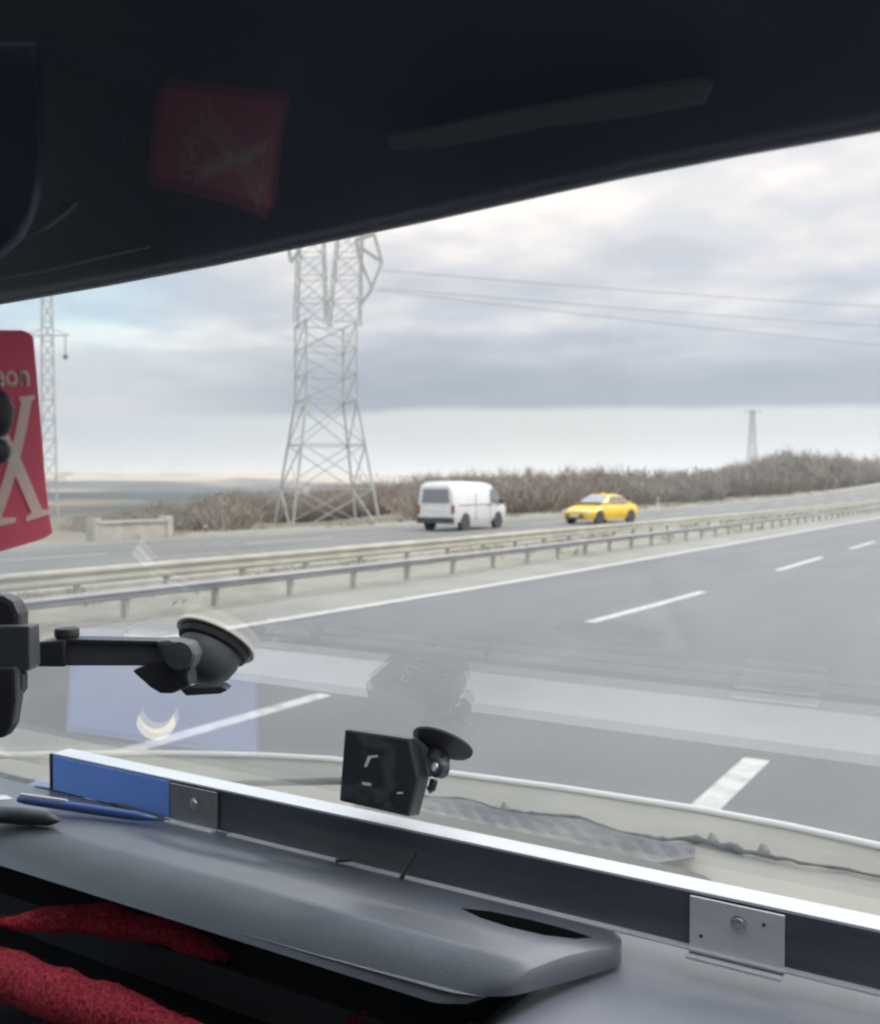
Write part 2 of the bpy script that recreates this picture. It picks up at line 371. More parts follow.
dash_marks(2.1, .17, [(-7, -2.3), (2.1, 6.85), (12.5, 17.2), (22.4, 27.2), (31.3, 35.8)] + far_spans, 'right_lane_marking')
dash_marks(-18.8, .17, [(a, a + 4.6) for a in range(-6, 300, 10)], 'opposite_lane_marking')
dash_marks(-22.4, .17, [(a, a + 4.6) for a in range(-6, 300, 10)], 'opposite_outer_lane_marking')

# ------------------------------------------------------------------ guardrails
def guardrail(x, zt, hgt, mb, mp, label, y0, sp, faces, n=98, ph=.42, blocks=True):
    t = thing('guardrail', label, 'guardrail', (x, 0, 0), 'steel guardrails along the median')
    bm = NB()
    h = hgt / 2; wv = [(.00, zt), (.055, zt - .03), (.06, zt - h * .55), (.01, zt - h * .85), (.01, zt - h * 1.15), (.06, zt - h * 1.45), (.055, zt - hgt + .03), (.0, zt - hgt)]
    ys = [y for y in YS if y >= -12]
    rows = [[(x + xo(y) + faces * w, y, zr(y) + z) for w, z in wv] for y in ys]
    thick_grid(bm, rows, (-faces * .012, 0, 0))
    obj('beam', bm, mb, t)
    for i in range(n):
        y = y0 + sp * i; bm = NB(); c = (x + xo(y) - faces * .085, y, zr(y) + (zt - .02) / 2 - .1)
        box(bm, c, (.10, .02, zt + .15)); box(bm, (c[0] - .045, y + .03, c[2]), (.008, .06, zt + .15)); box(bm, (c[0] + .045, y + .03, c[2]), (.008, .06, zt + .15))
        obj('post', bm, mp, t)
    return t
guardrail(-10.95, .43, .145, M['galv'], M['post'], 'dark steel guardrail on short posts next to the white edge line', 9.55 - 1.7 * 8, 1.70, 1)
guardrail(-13.7, .50, .27, M['galv_pale'], M['galv_pale'], 'pale cream guardrail on the far side of the median beside the oncoming road', -4.3, 1.9, 1)

# ------------------------------------------------------------------ pylon builders
def pylon_lattice(bm, base, s0, z0, s1, z1, n, w, rot, br=True, off0=(0, 0), off1=(0, 0)):
    """square lattice body from half size s0 at z0 to s1 at z1"""
    def cr(t):
        s = s0 + (s1 - s0) * t; z = z0 + (z1 - z0) * t; ox = off0[0] + (off1[0] - off0[0]) * t; oy = off0[1] + (off1[1] - off0[1]) * t; r = []
        sx, sy = (s, s) if not isinstance(s, tuple) else s
        for i, j in ((-1, -1), (1, -1), (1, 1), (-1, 1)):
            x, y = i * sx + ox, j * sy + oy
            r.append(base + Vector((x * math.cos(rot) - y * math.sin(rot), x * math.sin(rot) + y * math.cos(rot), z)))
        return r
    L = [cr(i / n) for i in range(n + 1)]
    for a, b in zip(L, L[1:]):
        for k in range(4):
            bar(bm, a[k], b[k], w); q = (k + 1) % 4
            bar(bm, a[k], b[q], w * .55); bar(bm, a[q], b[k], w * .55)
            bar(bm, b[k], b[q], w * .6)
    return L
def big_pylon():
    base = Vector((0, 0, 0)) + at(326, 525, 85); zb = base.z - .6; B = Vector((base.x, base.y, 0)); rot = R(52)
    t = thing('power_pylon', 'tall grey lattice power pylon with a forked head beyond the road', 'pylon', (B.x, B.y, zb))
    zp = lambda y: at(326, y, 85).z
    bm = NB(); L = pylon_lattice(bm, B, 3.75, zb, 2.15, zp(402), 3, .15, rot)
    obj('lower_body', bm, M['pylon'], t)
    bm = NB(); pylon_lattice(bm, B, 2.15, zp(402), 2.12, zp(325), 3, .12, rot)
    for sx, sy in ((1, 1), (-1, 1), (1, -1), (-1, -1)): pass
    obj('waist', bm, M['pylon'], t)
    # forked head: two masts spreading across the line of the arms
    a = rot; ax = Vector((RT.x, RT.y, 0)); ay = Vector((-RT.y, RT.x, 0)); ra = math.atan2(RT.y, RT.x)
    bm = NB()
    z0, z1, z2 = zp(325), zp(188), zp(160)
    for s in (-1, 1):
        pylon_lattice(bm, B, 1.3, z0, .85, z1, 6, .10, ra, off0=(s * 1.4 + .2, 0), off1=(s * 1.75 + .6, 0))
        pylon_lattice(bm, B, .85, z1, .35, z2 + 1, 3, .14, ra, off0=(s * 1.75 + .6, 0), off1=(s * 4.5 + .6, 0))
    obj('fork', bm, M['pylon'], t)
    for pts in ([(356, 240), (374, 234), (382, 262), (370, 292), (361, 304)], [(303, 244), (287, 238), (291, 262), (300, 250)], [(382, 262), (361, 248)], [(356, 240), (361, 262), (372, 288)]):
        bm = NB(); w = [at(x, y, 85) for x, y in pts]
        for p, q in zip(w, w[1:]): bar(bm, p, q, .26)
        obj('bracket', bm, M['pylon'], t)
    bm = NB()
    for zz in (z1, z1 + 1.4):
        for k in (-.7, .7): bar(bm, B + ax * -9 + ay * k * .6 + Vector((0, 0, zz + .4)), B + ax * 9 + ay * k * .6 + Vector((0, 0, zz + .4)), .16)
    for i in range(-9, 9):
        bar(bm, B + ax * i + ay * .4 + Vector((0, 0, z1 + .4)), B + ax * (i + 1) + ay * -.4 + Vector((0, 0, z1 + 1.8)), .1)
        bar(bm, B + ax * (i + 1) + ay * .4 + Vector((0, 0, z1 + .4)), B + ax * i + ay * -.4 + Vector((0, 0, z1 + 1.8)), .1)
    obj('cross_arm', bm, M['pylon'], t)
    ends = []
    for s, x in ((-1, -3.2), (1, 4.0), (1, 8.4), (-1, -8.4)):
        bm = NB(); P = B + ax * x + Vector((0, 0, z1 + .4)); E = P + Vector((0, 0, -3.0)) 
        tube(bm, [P + ax * 1.0 * s, P + ax * .75 * s + Vector((0, 0, -1.2)), E], .13, 6); tube(bm, [P - ax * .5, E], .09, 6); obj('insulator', bm, M['insul'], t); ends.append(E)
    return B, ax, z1, ends
PB, PAX, PZ, ENDS = big_pylon()
def wires():
    starts = [at(378, 270, 85), at(380, 288, 85), at(376, 290, 82)]
    finals = [at(1150, 314, 230), at(1150, 334, 235), at(1150, 362, 225)]
    for i, (a, b) in enumerate(zip(starts, finals)):
        bm = NB(); pts = []
        for k in range(25):
            u = k / 24; p = a.lerp(b, u); p.z -= 4 * u * (1 - u) * 1.2; pts.append(p)
        tube(bm, pts, [.03 + .06 * k / 24 for k in range(25)], 5)
        finish(obj('power_cable', bm, M['wire']), ['highest thin power cable running right from the tall pylon', 'middle thin power cable running right from the tall pylon', 'lowest thin power cable running right from the tall pylon'][i], 'cable', 'overhead cables from the tall pylon')
wires()
def slim_pylon():
    d = 190; b = at(49, 500, d); B = Vector((b.x, b.y, 0)); zb = ground_z(b.x, b.y) - .3; zp = lambda y: at(49, y, d).z
    t = thing('slim_pylon', 'slim lattice pylon with a short cross arm behind the red pennant', 'pylon', (B.x, B.y, zb))
    ra = math.atan2(RT.y, RT.x) + .35; ax = Vector((RT.x, RT.y, 0))
    bm = NB(); pylon_lattice(bm, B, 1.55, zb, 1.15, zp(400), 6, .22, ra); pylon_lattice(bm, B, 1.15, zp(400), .75, zp(225), 9, .2, ra)
    obj('mast', bm, M['pylon'], t)
    for y in (336, 262):
        z = zp(y); bm = NB()
        for s in (-1, 1):
            bar(bm, B + Vector((0, 0, z)), B + ax * s * 4.2 + Vector((0, 0, z)), .22); bar(bm, B + Vector((0, 0, z + 1.6)), B + ax * s * 4.2 + Vector((0, 0, z)), .16)
        obj('cross_arm', bm, M['pylon'], t)
        for s in (-1, 1):
            bm = NB(); P = B + ax * s * 3.4 + Vector((0, 0, z)); tube(bm, [P, P + Vector((0, 0, -1.3)), P + Vector((0, 0, -4.0))], .1, 5); lathe(bm, [(0, 0), (.42, .2), (.42, .9), (0, 1.1)], P + Vector((0, 0, -4.6)), (0, 0, 1), 8)
            obj('insulator', bm, M['insul'], t)
slim_pylon()
def far_pylon():
    d = 330; b = at(752, 470, d); B = Vector((b.x, b.y, 0)); zb = ground_z(b.x, b.y) - .3; zt = at(752, 410, d).z
    t = thing('far_pylon', 'tiny far pylon on the skyline above the right hand shrubs', 'pylon', (B.x, B.y, zb))
    bm = NB(); pylon_lattice(bm, B, 1.5, zb, .5, zt, 9, .15, .7); obj('mast', bm, M['pylon'], t)
    ax = Vector((RT.x, RT.y, 0)); bm = NB()
    bar(bm, B - ax * 3 + Vector((0, 0, zt - .6)), B + ax * 3 + Vector((0, 0, zt - .6)), .3); obj('cross_arm', bm, M['pylon'], t)
far_pylon()

# ------------------------------------------------------------------ winter shrubs and trees
rng = random.Random(5)
def twigs(bm, base, h, wd, n, r, lean=None):
    """many thin upright forking twigs spread through a rounded volume"""
    for i in range(n):
        a = r.uniform(0, 2 * math.pi); q = math.sqrt(r.random()); x, y = math.cos(a) * q * wd, math.sin(a) * q * wd
        hh = h * (1 - .55 * q * q) * r.uniform(.66, 1.03)
        s = Vector((x * .45, y * .45, 0)); top = Vector((x * 1.1 + r.uniform(-.3, .3), y * 1.1 + r.uniform(-.3, .3), hh))
        w = h * .016 + .018
        side = Vector((math.cos(a + 1.3), math.sin(a + 1.3), 0)) * w
        m = s.lerp(top, .55) + Vector((r.uniform(-.2, .2), r.uniform(-.2, .2), 0))
        v = [bm.verts.new(base + p) for p in (s - side, s + side, m + side * .8, m - side * .8, top)]
        bm.faces.new((v[0], v[1], v[2], v[3])); bm.faces.new((v[3], v[2], v[4]))
        for k in range(5):
            u = r.uniform(.3, 1.0); p = s.lerp(top, u); d = Vector((r.uniform(-1, 1), r.uniform(-1, 1), r.uniform(.3, 1.2))).normalized() * h * r.uniform(.12, .28)
            sd = side * .55 if k % 2 else Vector((-side.y, side.x, 0)) * .55
            vv = [bm.verts.new(base + z) for z in (p - sd, p + sd, p + d)]; bm.faces.new(vv)
def polar(x, r):            # a spot seen in image column x at distance r
    b = YAW - math.atan((x - 440) / F); return Vector((-r * math.sin(b), r * math.cos(b), 0))
def thicket():
    bm = [NB(), NB()]
    # (column, low row of the tops) describes how tall the thicket stands along the road
    tops = [(60, 515), (100, 512), (140, 505), (180, 497), (230, 489), (270, 491), (310, 486), (360, 481), (420, 474), (470, 470), (520, 470), (560, 470), (600, 467), (650, 469), (700, 468), (740, 459), (780, 450), (830, 451), (900, 457), (1000, 457)]
    def top(x):
        for (a, p), (b, q) in zip(tops, tops[1:]):
            if a <= x <= b: return p + (q - p) * (x - a) / (b - a)
        return 462
    for i in range(2300):
        x = rng.uniform(75, 1000); D = rng.uniform(0, 1) ** 1.2
        bb = YAW - math.atan((x - 440) / F)
        rmin = max(62, 33 / max(math.sin(bb), .02)); r = rmin + D * (75 if x < 650 else 50) + rng.uniform(0, 6)
        if 240 < x < 415: r = max(r, 97 + 60 * D)
        if x > 700: r = min(r, 330)
        p = polar(x, r); p.z = ground_z(p.x, p.y) - .1
        tz = C0.z + (486 - (top(x) + rng.uniform(-1, 8) + (1 - D) * 8)) / F * r * math.cos(YAW - bb)
        h = (tz - p.z) * (1.12 + .22 * noise.noise(Vector((x / 17, r / 12, 1))))
        if h < .7: h = .7
        h = min(h, 8.5)
        twigs(bm[0 if rng.random() < .68 else 1], p, h, rng.uniform(1.2, 2.6) + h * .15, 26, rng)
    finish(obj('thicket', bm[0], M['twig']), 'brown leafless thicket filling the slope behind the far road', 'thicket', kind='stuff')
    finish(obj('undergrowth', bm[1], M['twig2']), 'olive brown undergrowth mixed through the thicket behind the far road', 'undergrowth', kind='stuff')
thicket()
def bare_tree(x, r, ytop, label, wd=1.6, sp=None):
    p = polar(x, r); p.z = ground_z(p.x, p.y) - .1; bb = YAW - math.atan((x - 440) / F)
    h = C0.z + (486 - ytop) / F * r * math.cos(YAW - bb) - p.z
    t = thing('bare_tree', label, 'tree', p, 'leafless trees standing out of the thicket')
    q = random.Random(int(x)); bm = NB(); tube(bm, [p, p + Vector((.1, .05, h * .3)), p + Vector((.0, .1, h * .62))], [h * .022, h * .017, h * .009], 6)
    tips = []
    for k in range(7):
        a = q.uniform(0, 6.28); s = p + Vector((.05, .05, h * q.uniform(.22, .55))); e = s + Vector((math.cos(a) * wd * .7, math.sin(a) * wd * .7, h * q.uniform(.2, .36)))
        tube(bm, [s, s.lerp(e, .5) + Vector((0, 0, .1)), e], [h * .010, h * .007, h * .004], 5); tips.append(e)
    obj('trunk', bm, M['trunk'], t)
    bm = NB()
    for e in tips + [p + Vector((0, 0, h * .6))]:
        twigs(bm, e - Vector((0, 0, h * .12)), h * .36, wd * .55, 9, q)
    obj('crown', bm, M['twig'], t)
for a in [(424, 118, 470, 'leafless tree standing in the thicket above the white van rear'), (458, 112, 467, 'leafless tree standing in the thicket above the white van roof'),
          (497, 120, 466, 'leafless tree just right of the white van'), (535, 115, 467, 'leafless tree midway between the white van and the yellow taxi'),
          (566, 118, 465, 'leafless tree above the left end of the yellow taxi'), (598, 110, 460, 'leafless tree directly above the yellow taxi, tallest of its row'),
          (636, 125, 464, 'leafless tree just right of the yellow taxi'), (664, 135, 465, 'leafless tree above the small white marker post'),
          (704, 150, 465, 'leafless tree left of the tiny far pylon'), (783, 175, 455, 'leafless tree right of the tiny far pylon on the bank'),
          (838, 180, 455, 'leafless tree at the right end of the bank'), (238, 100, 487, 'low leafless tree just left of the tall pylon'), (352, 105, 480, 'leafless tree seen through the legs of the tall pylon')]:
    bare_tree(*a)

def dry_grass():
    bm = NB(); q = random.Random(11)
    for i in range(1500):
        y = q.uniform(2, 150) ** 1.0; side = q.random()
        x = (q.uniform(-14.3, -13.9) if side < .3 else q.uniform(-13.4, -11.2) if side < .5 else q.uniform(-31.5, -27.2)) + xo(y)
        if noise.noise(Vector((x / 2.5, y / 5, 2))) < -.05: continue
        twigs(bm, Vector((x, y, zr(y) - .02)), q.uniform(.08, .30), q.uniform(.12, .4), 7, q)
    finish(obj('dry_grass', bm, M['dry_grass']), 'low dry grass along the median and far verge', 'grass', kind='stuff')
M['dry_grass'] = mat('dry_grass', (.24, .21, .14), .95, var=(.34, .30, .21), vscale=.5)
dry_grass()

# ------------------------------------------------------------------ roadside pieces
def wall_block():
    a, b = atz(94, 546, -H0 ), atz(166, 548, -H0)
    a = Vector((-27.6, a.y * 27.6 / -a.x, 0)); b = Vector((-27.6, b.y * 27.6 / -b.x, 0))
    L = b.y - a.y; t = thing('concrete_parapet', 'low pale concrete parapet at the far road edge left of the tall pylon', 'parapet', (-27.6, a.y, 0))
    bm = NB(); box(bm, (-27.6, a.y + L / 2, .18), (.35, L, .76)); obj('wall', bm, M['concrete'], t, bevel=.02)
    bm = NB(); box(bm, (-27.6, a.y + L / 2, .60), (.5, L + .1, .08)); obj('coping', bm, M['concrete'], t, bevel=.01)
    for k in (0, 1):
        bm = NB(); box(bm, (-27.6, a.y + L * k, .3), (.45, .3, .92)); obj('pier', bm, M['concrete'], t, bevel=.02)
wall_block()
def marker_post(x, y, rr, hgt, label, m):
    p = polar(x, rr); z = zr(p.y) if p.x > -29 else ground_z(p.x, p.y)
    t = thing('marker_post', label, 'post', (p.x, p.y, z), 'small marker posts beside the far road')
    bm = NB(); box(bm, (p.x, p.y, z + hgt / 2 - .1), (.14, .05, hgt + .2)); obj('blade', bm, m, t, bevel=.01)
    bm = NB(); box(bm, (p.x + .075, p.y - .03, z + hgt * .8), (.01, .10, .16)); box(bm, (p.x, p.y - .0275, z + hgt * .8), (.10, .006, .16)); obj('reflector', bm, M['red_lamp'], t)
marker_post(658, 500, 74, 1.0, 'small white marker post right of the yellow taxi', M['van_white'])
marker_post(205, 532, 44, .75, 'small pale marker post left of the tall pylon', M['van_white'])
def farm_house(x, y, r, w, h, label):
    p = polar(x, r); z = ground_z(p.x, p.y) - .5; z2 = C0.z + (486 - y) / F * r * .95
    t = thing('farmhouse', label, 'house', (p.x, p.y, z), None)
    hh = max(h, z2 - z)
    bm = NB(); box(bm, (p.x, p.y, z + hh / 2), (w, w * .7, hh)); wv = obj('wall', bm, M['van_white'], t)
    bm = NB(); q = w / 2 + .3; d = w * .35 + .3; poly_prism(bm, [(p.x - q, p.y - d, z + hh), (p.x - q, p.y + d, z + hh), (p.x - q, p.y, z + hh + h * .45)], (2 * q, 0, 0)); obj('roof', bm, M['roof'], t)
    for k in (-.25, .25):
        bm = NB(); box(bm, (p.x + k * w, p.y - w * .35 - .02, z + hh - h * .4), (w * .16, .08, h * .32)); obj('window', bm, M['car_glass'], t)
M['roof'] = mat('roof_tile', (.40, .30, .24), .9)
farm_house(301, 486, 520, 8, 4.5, 'small white farmhouse far off between the legs of the tall pylon')
farm_house(66, 475, 2300, 30, 12, 'tiny pale farm building on the horizon right of the red pennant')

# ------------------------------------------------------------------ vehicles on the far road
def loft(bm, secs):
    V = [[bm.verts.new(p) for p in s] for s in secs]; n = len(V[0])
    for a, b in zip(V, V[1:]):
        for k in range(n): bm.faces.new((a[k], b[k], b[(k + 1) % n], a[(k + 1) % n]))
    bm.faces.new(V[0][::-1]); bm.faces.new(V[-1])
def section(y, z0, zb, zt, wb, wt, cr=.12):
    """closed cross section: sill z0, belt zb, top zt, half widths wb (body) and wt (top)"""
    h = [(wb * .93, z0), (wb, z0 + .18), (wb, zb), (wt + (wb - wt) * .12, zt - cr * .9), (wt - cr * .55, zt - cr * .15), (wt * .5, zt)]
    return [(x, y, z) for x, z in h] + [(-x, y, z) for x, z in reversed(h)]
def wheel(t, x, y, r, w, s):
    bm = NB(); lathe(bm, [(r * .62, -w / 2), (r * .95, -w / 2), (r, -w * .3), (r, w * .3), (r * .95, w / 2), (r * .62, w / 2)], Vector((x, y, r)), (s, 0, 0), 24)
    wl = obj('wheel', bm, M['tyre'], t, local=True, auto=40)
    bm = NB(); lathe(bm, [(0, w * .42), (r * .18, w * .46), (r * .2, w * .38), (r * .55, w * .36), (r * .62, w * .48), (r * .62, -w * .3)], Vector((x, y, r)), (s, 0, 0), 20)
    obj('rim', bm, M['rim'], wl, local=True, auto=40)
def quad_plate(bm, pts, nrm, th=.012):
    poly_prism(bm, [Vector(p) - Vector(nrm) * th for p in pts], Vector(nrm) * 2 * th)
def arch(t, x, y, r, s):
    bm = NB(); lathe(bm, [(0, 0), (r, 0), (r, .012), (0, .012)], Vector((x, y, r * .9)), (s, 0, 0), 24); obj('wheel_arch', bm, M['dark_trim'], t, local=True)
def van():
    t = thing('white_van', 'white panel van driving away on the far road', 'van', (0, 0, 0))
    # heading +Y, rear at y=-2.3
    w = .84
    S = [section(-2.32, .42, 1.02, 1.78, w * .93, .68, .2), section(-2.22, .36, 1.02, 1.90, w, .73, .2), section(-1.9, .34, 1.02, 1.95, w, .745, .2), section(-1.2, .34, 1.02, 1.97, w, .75, .2), section(.6, .34, 1.02, 1.94, w, .75, .2),
         section(1.15, .34, 1.03, 1.85, w, .73, .2), section(1.5, .34, 1.03, 1.62, w, .68), section(2.0, .34, 1.03, 1.22, w * .98, .64), section(2.28, .36, .92, 1.08, w * .92, .60), section(2.38, .42, .80, .92, w * .8, .55)]
    bm = NB(); loft(bm, S); obj('body', bm, M['van_white'], t, local=True, auto=38)
    n = (0, -1, 0); bm = NB(); quad_plate(bm, [(-.62, -2.30, 1.12), (.62, -2.30, 1.12), (.55, -2.275, 1.66), (-.55, -2.275, 1.66)], n, .05); obj('rear_window', bm, M['car_glass'], t, local=True)
    bm = NB(); quad_plate(bm, [(-.27, -2.335, .80), (.27, -2.335, .80), (.27, -2.335, .94), (-.27, -2.335, .94)], n, .01); obj('number_plate', bm, M['plate'], t, local=True)
    bm = NB(); box(bm, (0, -2.34, .43), (1.62, .16, .24)); obj('rear_bumper', bm, M['dark_trim'], t, local=True, bevel=.04)
    for s in (-1, 1):
        bm = NB(); box(bm, (s * .755, -2.30, .86), (.12, .09, .34)); obj('tail_lamp', bm, M['red_lamp'], t, local=True, bevel=.015)
        nx = (s, 0, 0)
        bm = NB(); quad_plate(bm, [(s * .838, .80, 1.10), (s * .838, 1.66, 1.10), (s * .795, 1.36, 1.62), (s * .79, .82, 1.66)], nx, .012); obj('door_window', bm, M['car_glass'], t, local=True)
        bm = NB(); box(bm, (s * .842, .73, .95), (.012, .018, 1.1)); box(bm, (s * .842, -.55, .95), (.012, .018, 1.1)); box(bm, (s * .842, -.2, 1.02), (.012, 3.6, .03)); obj('door_seam', bm, M['dark_trim'], t, local=True)
        bm = NB(); box(bm, (s * .98, 1.45, 1.12), (.18, .10, .2)); obj('wing_mirror', bm, M['dark_trim'], t, local=True, bevel=.02)
        bm = NB(); box(bm, (s * .855, .55, .98), (.02, .14, .04)); obj('door_handle', bm, M['dark_trim'], t, local=True)
        for y in (-1.42, 1.45): arch(t, s * .835, y, .38, s); wheel(t, s * .74, y, .31, .2, s)
        bm = NB(); box(bm, (s * .60, 2.33, .78), (.3, .12, .18)); obj('headlight', bm, M['head_lamp'], t, local=True, bevel=.02)
    bm = NB(); quad_plate(bm, [(-.66, 1.62, 1.60), (.66, 1.62, 1.60), (.74, 2.02, 1.14), (-.74, 2.02, 1.14)], (0, .75, .66), .02); obj('windscreen', bm, M['car_glass'], t, local=True)
    t.location = (-21.5, 37.2, 0.0); t.rotation_euler = (0, 0, R(2)); t.scale = (1.05, 1.06, 1.04)
van()
def taxi():
    t = thing('yellow_taxi', 'yellow taxi saloon coming the other way on the far road', 'taxi', (0, 0, 0))
    w = .84      # front at +Y in local space
    B = [section(-2.15, .30, .62, .84, w * .86, .66, .08), section(-2.0, .24, .66, .95, w * .96, .70, .08), section(-1.3, .22, .68, .97, w, .74, .08), section(.75, .22, .68, .95, w, .74, .08),
         section(1.5, .22, .64, .84, w, .70, .1), section(1.95, .24, .58, .74, w * .94, .64, .1), section(2.15, .30, .50, .62, w * .8, .54, .1)]
    bm = NB(); loft(bm, B); obj('body', bm, M['taxi_yellow'], t, local=True, auto=38)
    G = [section(-1.62, .90, .93, .96, .70, .60, .02), section(-1.0, .90, 1.0, 1.37, .73, .56, .08), section(-.4, .90, 1.0, 1.44, .74, .57, .08), section(.1, .90, 1.0, 1.42, .74, .57, .08), section(1.05, .88, .93, .95, .72, .62, .02)]
    bm = NB(); loft(bm, G); obj('cabin_roof', bm, M['taxi_yellow'], t, local=True, auto=38)
    bm = NB(); quad_plate(bm, [(-.66, .98, .97), (.66, .98, .97), (.53, .22, 1.36), (-.53, .22, 1.36)], (0, .45, .89), .025); obj('windscreen', bm, M['car_glass_l'], t, local=True)
    bm = NB(); quad_plate(bm, [(-.62, -1.52, .99), (.62, -1.52, .99), (.53, -1.05, 1.33), (-.53, -1.05, 1.33)], (0, -.6, .8), .02); obj('rear_window', bm, M['car_glass'], t, local=True)
    for s in (-1, 1):
        for q, pts in enumerate(([(.735, .62, .98), (.735, -.25, .98), (.60, -.25, 1.34), (.60, .12, 1.34)], [(.735, -.32, .98), (.735, -1.2, .98), (.60, -.95, 1.31), (.60, -.32, 1.34)])):
            bm = NB(); quad_plate(bm, [(s * x, y, z) for x, y, z in pts], (s * .93, 0, .36), .022); obj('side_window', bm, M['car_glass'], t, local=True)
        bm = NB(); box(bm, (s * .56, 2.06, .60), (.34, .16, .14)); obj('headlight', bm, M['head_lamp'], t, local=True, bevel=.03)
        bm = NB(); box(bm, (s * .90, .70, .98), (.16, .09, .13)); obj('wing_mirror', bm, M['taxi_yellow'], t, local=True, bevel=.02)
        for y in (-1.35, 1.30): arch(t, s * .838, y, .36, s); wheel(t, s * .745, y, .30, .19, s)
    bm = NB(); box(bm, (0, 2.12, .40), (1.0, .10, .16)); obj('grille', bm, M['dark_trim'], t, local=True, bevel=.02)
    bm = NB(); box(bm, (0, 2.18, .42), (.5, .02, .11)); obj('number_plate', bm, M['plate'], t, local=True)
    bm = NB(); box(bm, (0, -.1, 1.475), (.26, .12, .09)); obj('roof_sign', bm, M['taxi_yellow'], t, local=True, bevel=.02)
    t.location = (-19.2, 46.9, 0.0); t.rotation_euler = (0, 0, math.pi - R(11)); t.scale = (1.04, 1.06, 1.0)
taxi()

# ------------------------------------------------------------------ the truck cab around the camera
def V(x, y, z): return Vector((x, y, H0 + z))
cab = thing('truck_cab', 'dark truck cab interior seen from the passenger side, with cream bonnet outside the windscreen', 'truck', (0, 0, H0 - .4))
XL, XR = -1.66, .66
def gy(z): return (GC - GN.z * z) / GN.y          # windscreen Y at a level
bm = NB()
rows = [[V(XL, gy(z), z), V(XR, gy(z), z)] for z in (-.478, .43)]
thick_grid(bm, rows, GN * .005); obj('windscreen', bm, M['windscreen'], cab)
# bonnet: level cream panel outside, with a curved bright lip
LIP = [(-90, 757), (0, 757), (80, 755), (170, 755), (260, 757), (330, 761), (440, 774), (560, 790), (700, 812), (790, 829), (880, 849), (1000, 880), (1180, 936)]
lip = [atz(x, y, -.462) for x, y in LIP]; lip += [Vector((lip[-1].x + .25, lip[-1].y - .02, lip[-1].z)), Vector((lip[-1].x + .5, lip[-1].y - .08, lip[-1].z))]
rows = []
for p in lip:
    b = Vector((p.x, min(1.066, p.y - .01), H0 - .482)); rows.append([b.lerp(p, k / 8) + Vector((0, 0, -.010 * math.sin(math.pi * k / 8))) for k in range(9)] )
bm = NB(); thick_grid(bm, rows, (0, 0, -.004)); obj('bonnet', bm, M['bonnet'], cab, smooth=True)
bm = NB(); tube(bm, [p + Vector((0, .004, .001)) for p in lip], .0065, 8); obj('bonnet_lip', bm, M['bonnet_lip'], cab, smooth=True)
bm = NB(); grid(bm, [[p + Vector((0, .006, -.002)), p + Vector((0, .05, -.05)), p + Vector((0, .09, -.35)), p + Vector((0, .09, -.9))] for p in lip]); obj('bonnet_front', bm, M['bonnet_lip'], cab, smooth=True)
# rippled grey film and black sealant bead lying on the bonnet
seal = [(392, 793), (430, 797), (470, 800), (502, 811), (540, 814), (580, 818), (620, 832), (655, 839), (690, 838), (722, 846), (760, 854), (800, 862), (880, 876), (960, 895), (1080, 930), (1250, 985)]
q = random.Random(3); pts = []; rad = []
for (a, b), (c, d) in zip(seal, seal[1:]):
    for k in range(5):
        u = k / 5; x = a + (c - a) * u; y = b + (d - b) * u + q.uniform(-1.2, 1.2); pts.append(atz(x, y, -.470))
        rad.append(q.uniform(.0022, .0042) * (1.6 if 740 > x > 690 else 1) * (.7 if x > 780 else 1))
bm = NB(); tube(bm, pts, rad, 7); obj('sealant_bead', bm, M['seal'], cab, smooth=True)
for x, y in ((713, 841), (764, 852), (505, 809)):
    bm = NB(); lathe(bm, [(0, .012), (.004, .011), (.007, .004), (.009, 0)], atz(x, y, -.474), (0, 0, 1), 10); obj('sealant_blob', bm, M['bonnet'], cab, smooth=True)
up_ = [(366, 797), (430, 799), (470, 802), (502, 813), (540, 817), (580, 821), (620, 834), (655, 842), (700, 850)]
lo_ = [(362, 812), (430, 826), (470, 835), (502, 842), (540, 850), (580, 858), (620, 866), (650, 866), (700, 858)]
rows = []
for (a, b), (c, d), (e, f), (g, h) in zip(up_, up_[1:], lo_, lo_[1:]):
    for k in range(10):
        u = k / 10; P = atz(a + (c - a) * u, b + (d - b) * u, -.469); Q = atz(e + (g - e) * u, f + (h - f) * u, -.455)
        col_ = []
        for m in range(13):
            v = m / 12; p = P.lerp(Q, v); amp = math.sin(math.pi * v)
            p.z += amp * (.0045 * math.sin((p.x * 1.0 + (p.y - 1.1) * .9) * 190 + 2.5 * noise.noise(p * 9)) + .004 * noise.noise(p * 30)) + .003
            col_.append(p)
        rows.append(col_)
bm = NB(); thick_grid(bm, rows, (0, 0, -.002)); obj('cowl_film', bm, M['film'], cab, smooth=True)
bm = NB(); st = [(170, 786), (260, 783), (342, 781)]; tube(bm, [atz(x, y, -.455) for x, y in st], [.004, .005, .006], 8); obj('wiper_arm', bm, M['black_pl'], cab, smooth=True)
bm = NB(); st = [(-10, 784), (12, 778), (26, 782), (44, 776)]; tube(bm, [atz(x, y, -.465) for x, y in st], [.003, .005, .003, .002], 8); obj('sealant_bead', bm, M['seal'], cab, smooth=True)
# black cowl strip with a rounded end just outside the glass
bm = NB()
stp = [(354, 795), (440, 815), (520, 832), (600, 849), (680, 868), (704, 874), (713, 880), (711, 890), (690, 894), (600, 880), (440, 848), (354, 828)]
poly_prism(bm, [atz(x, y, -.448) for x, y in stp], (0, 0, -.02)); obj('cowl_strip', bm, M['rubber'], cab, bevel=.003)

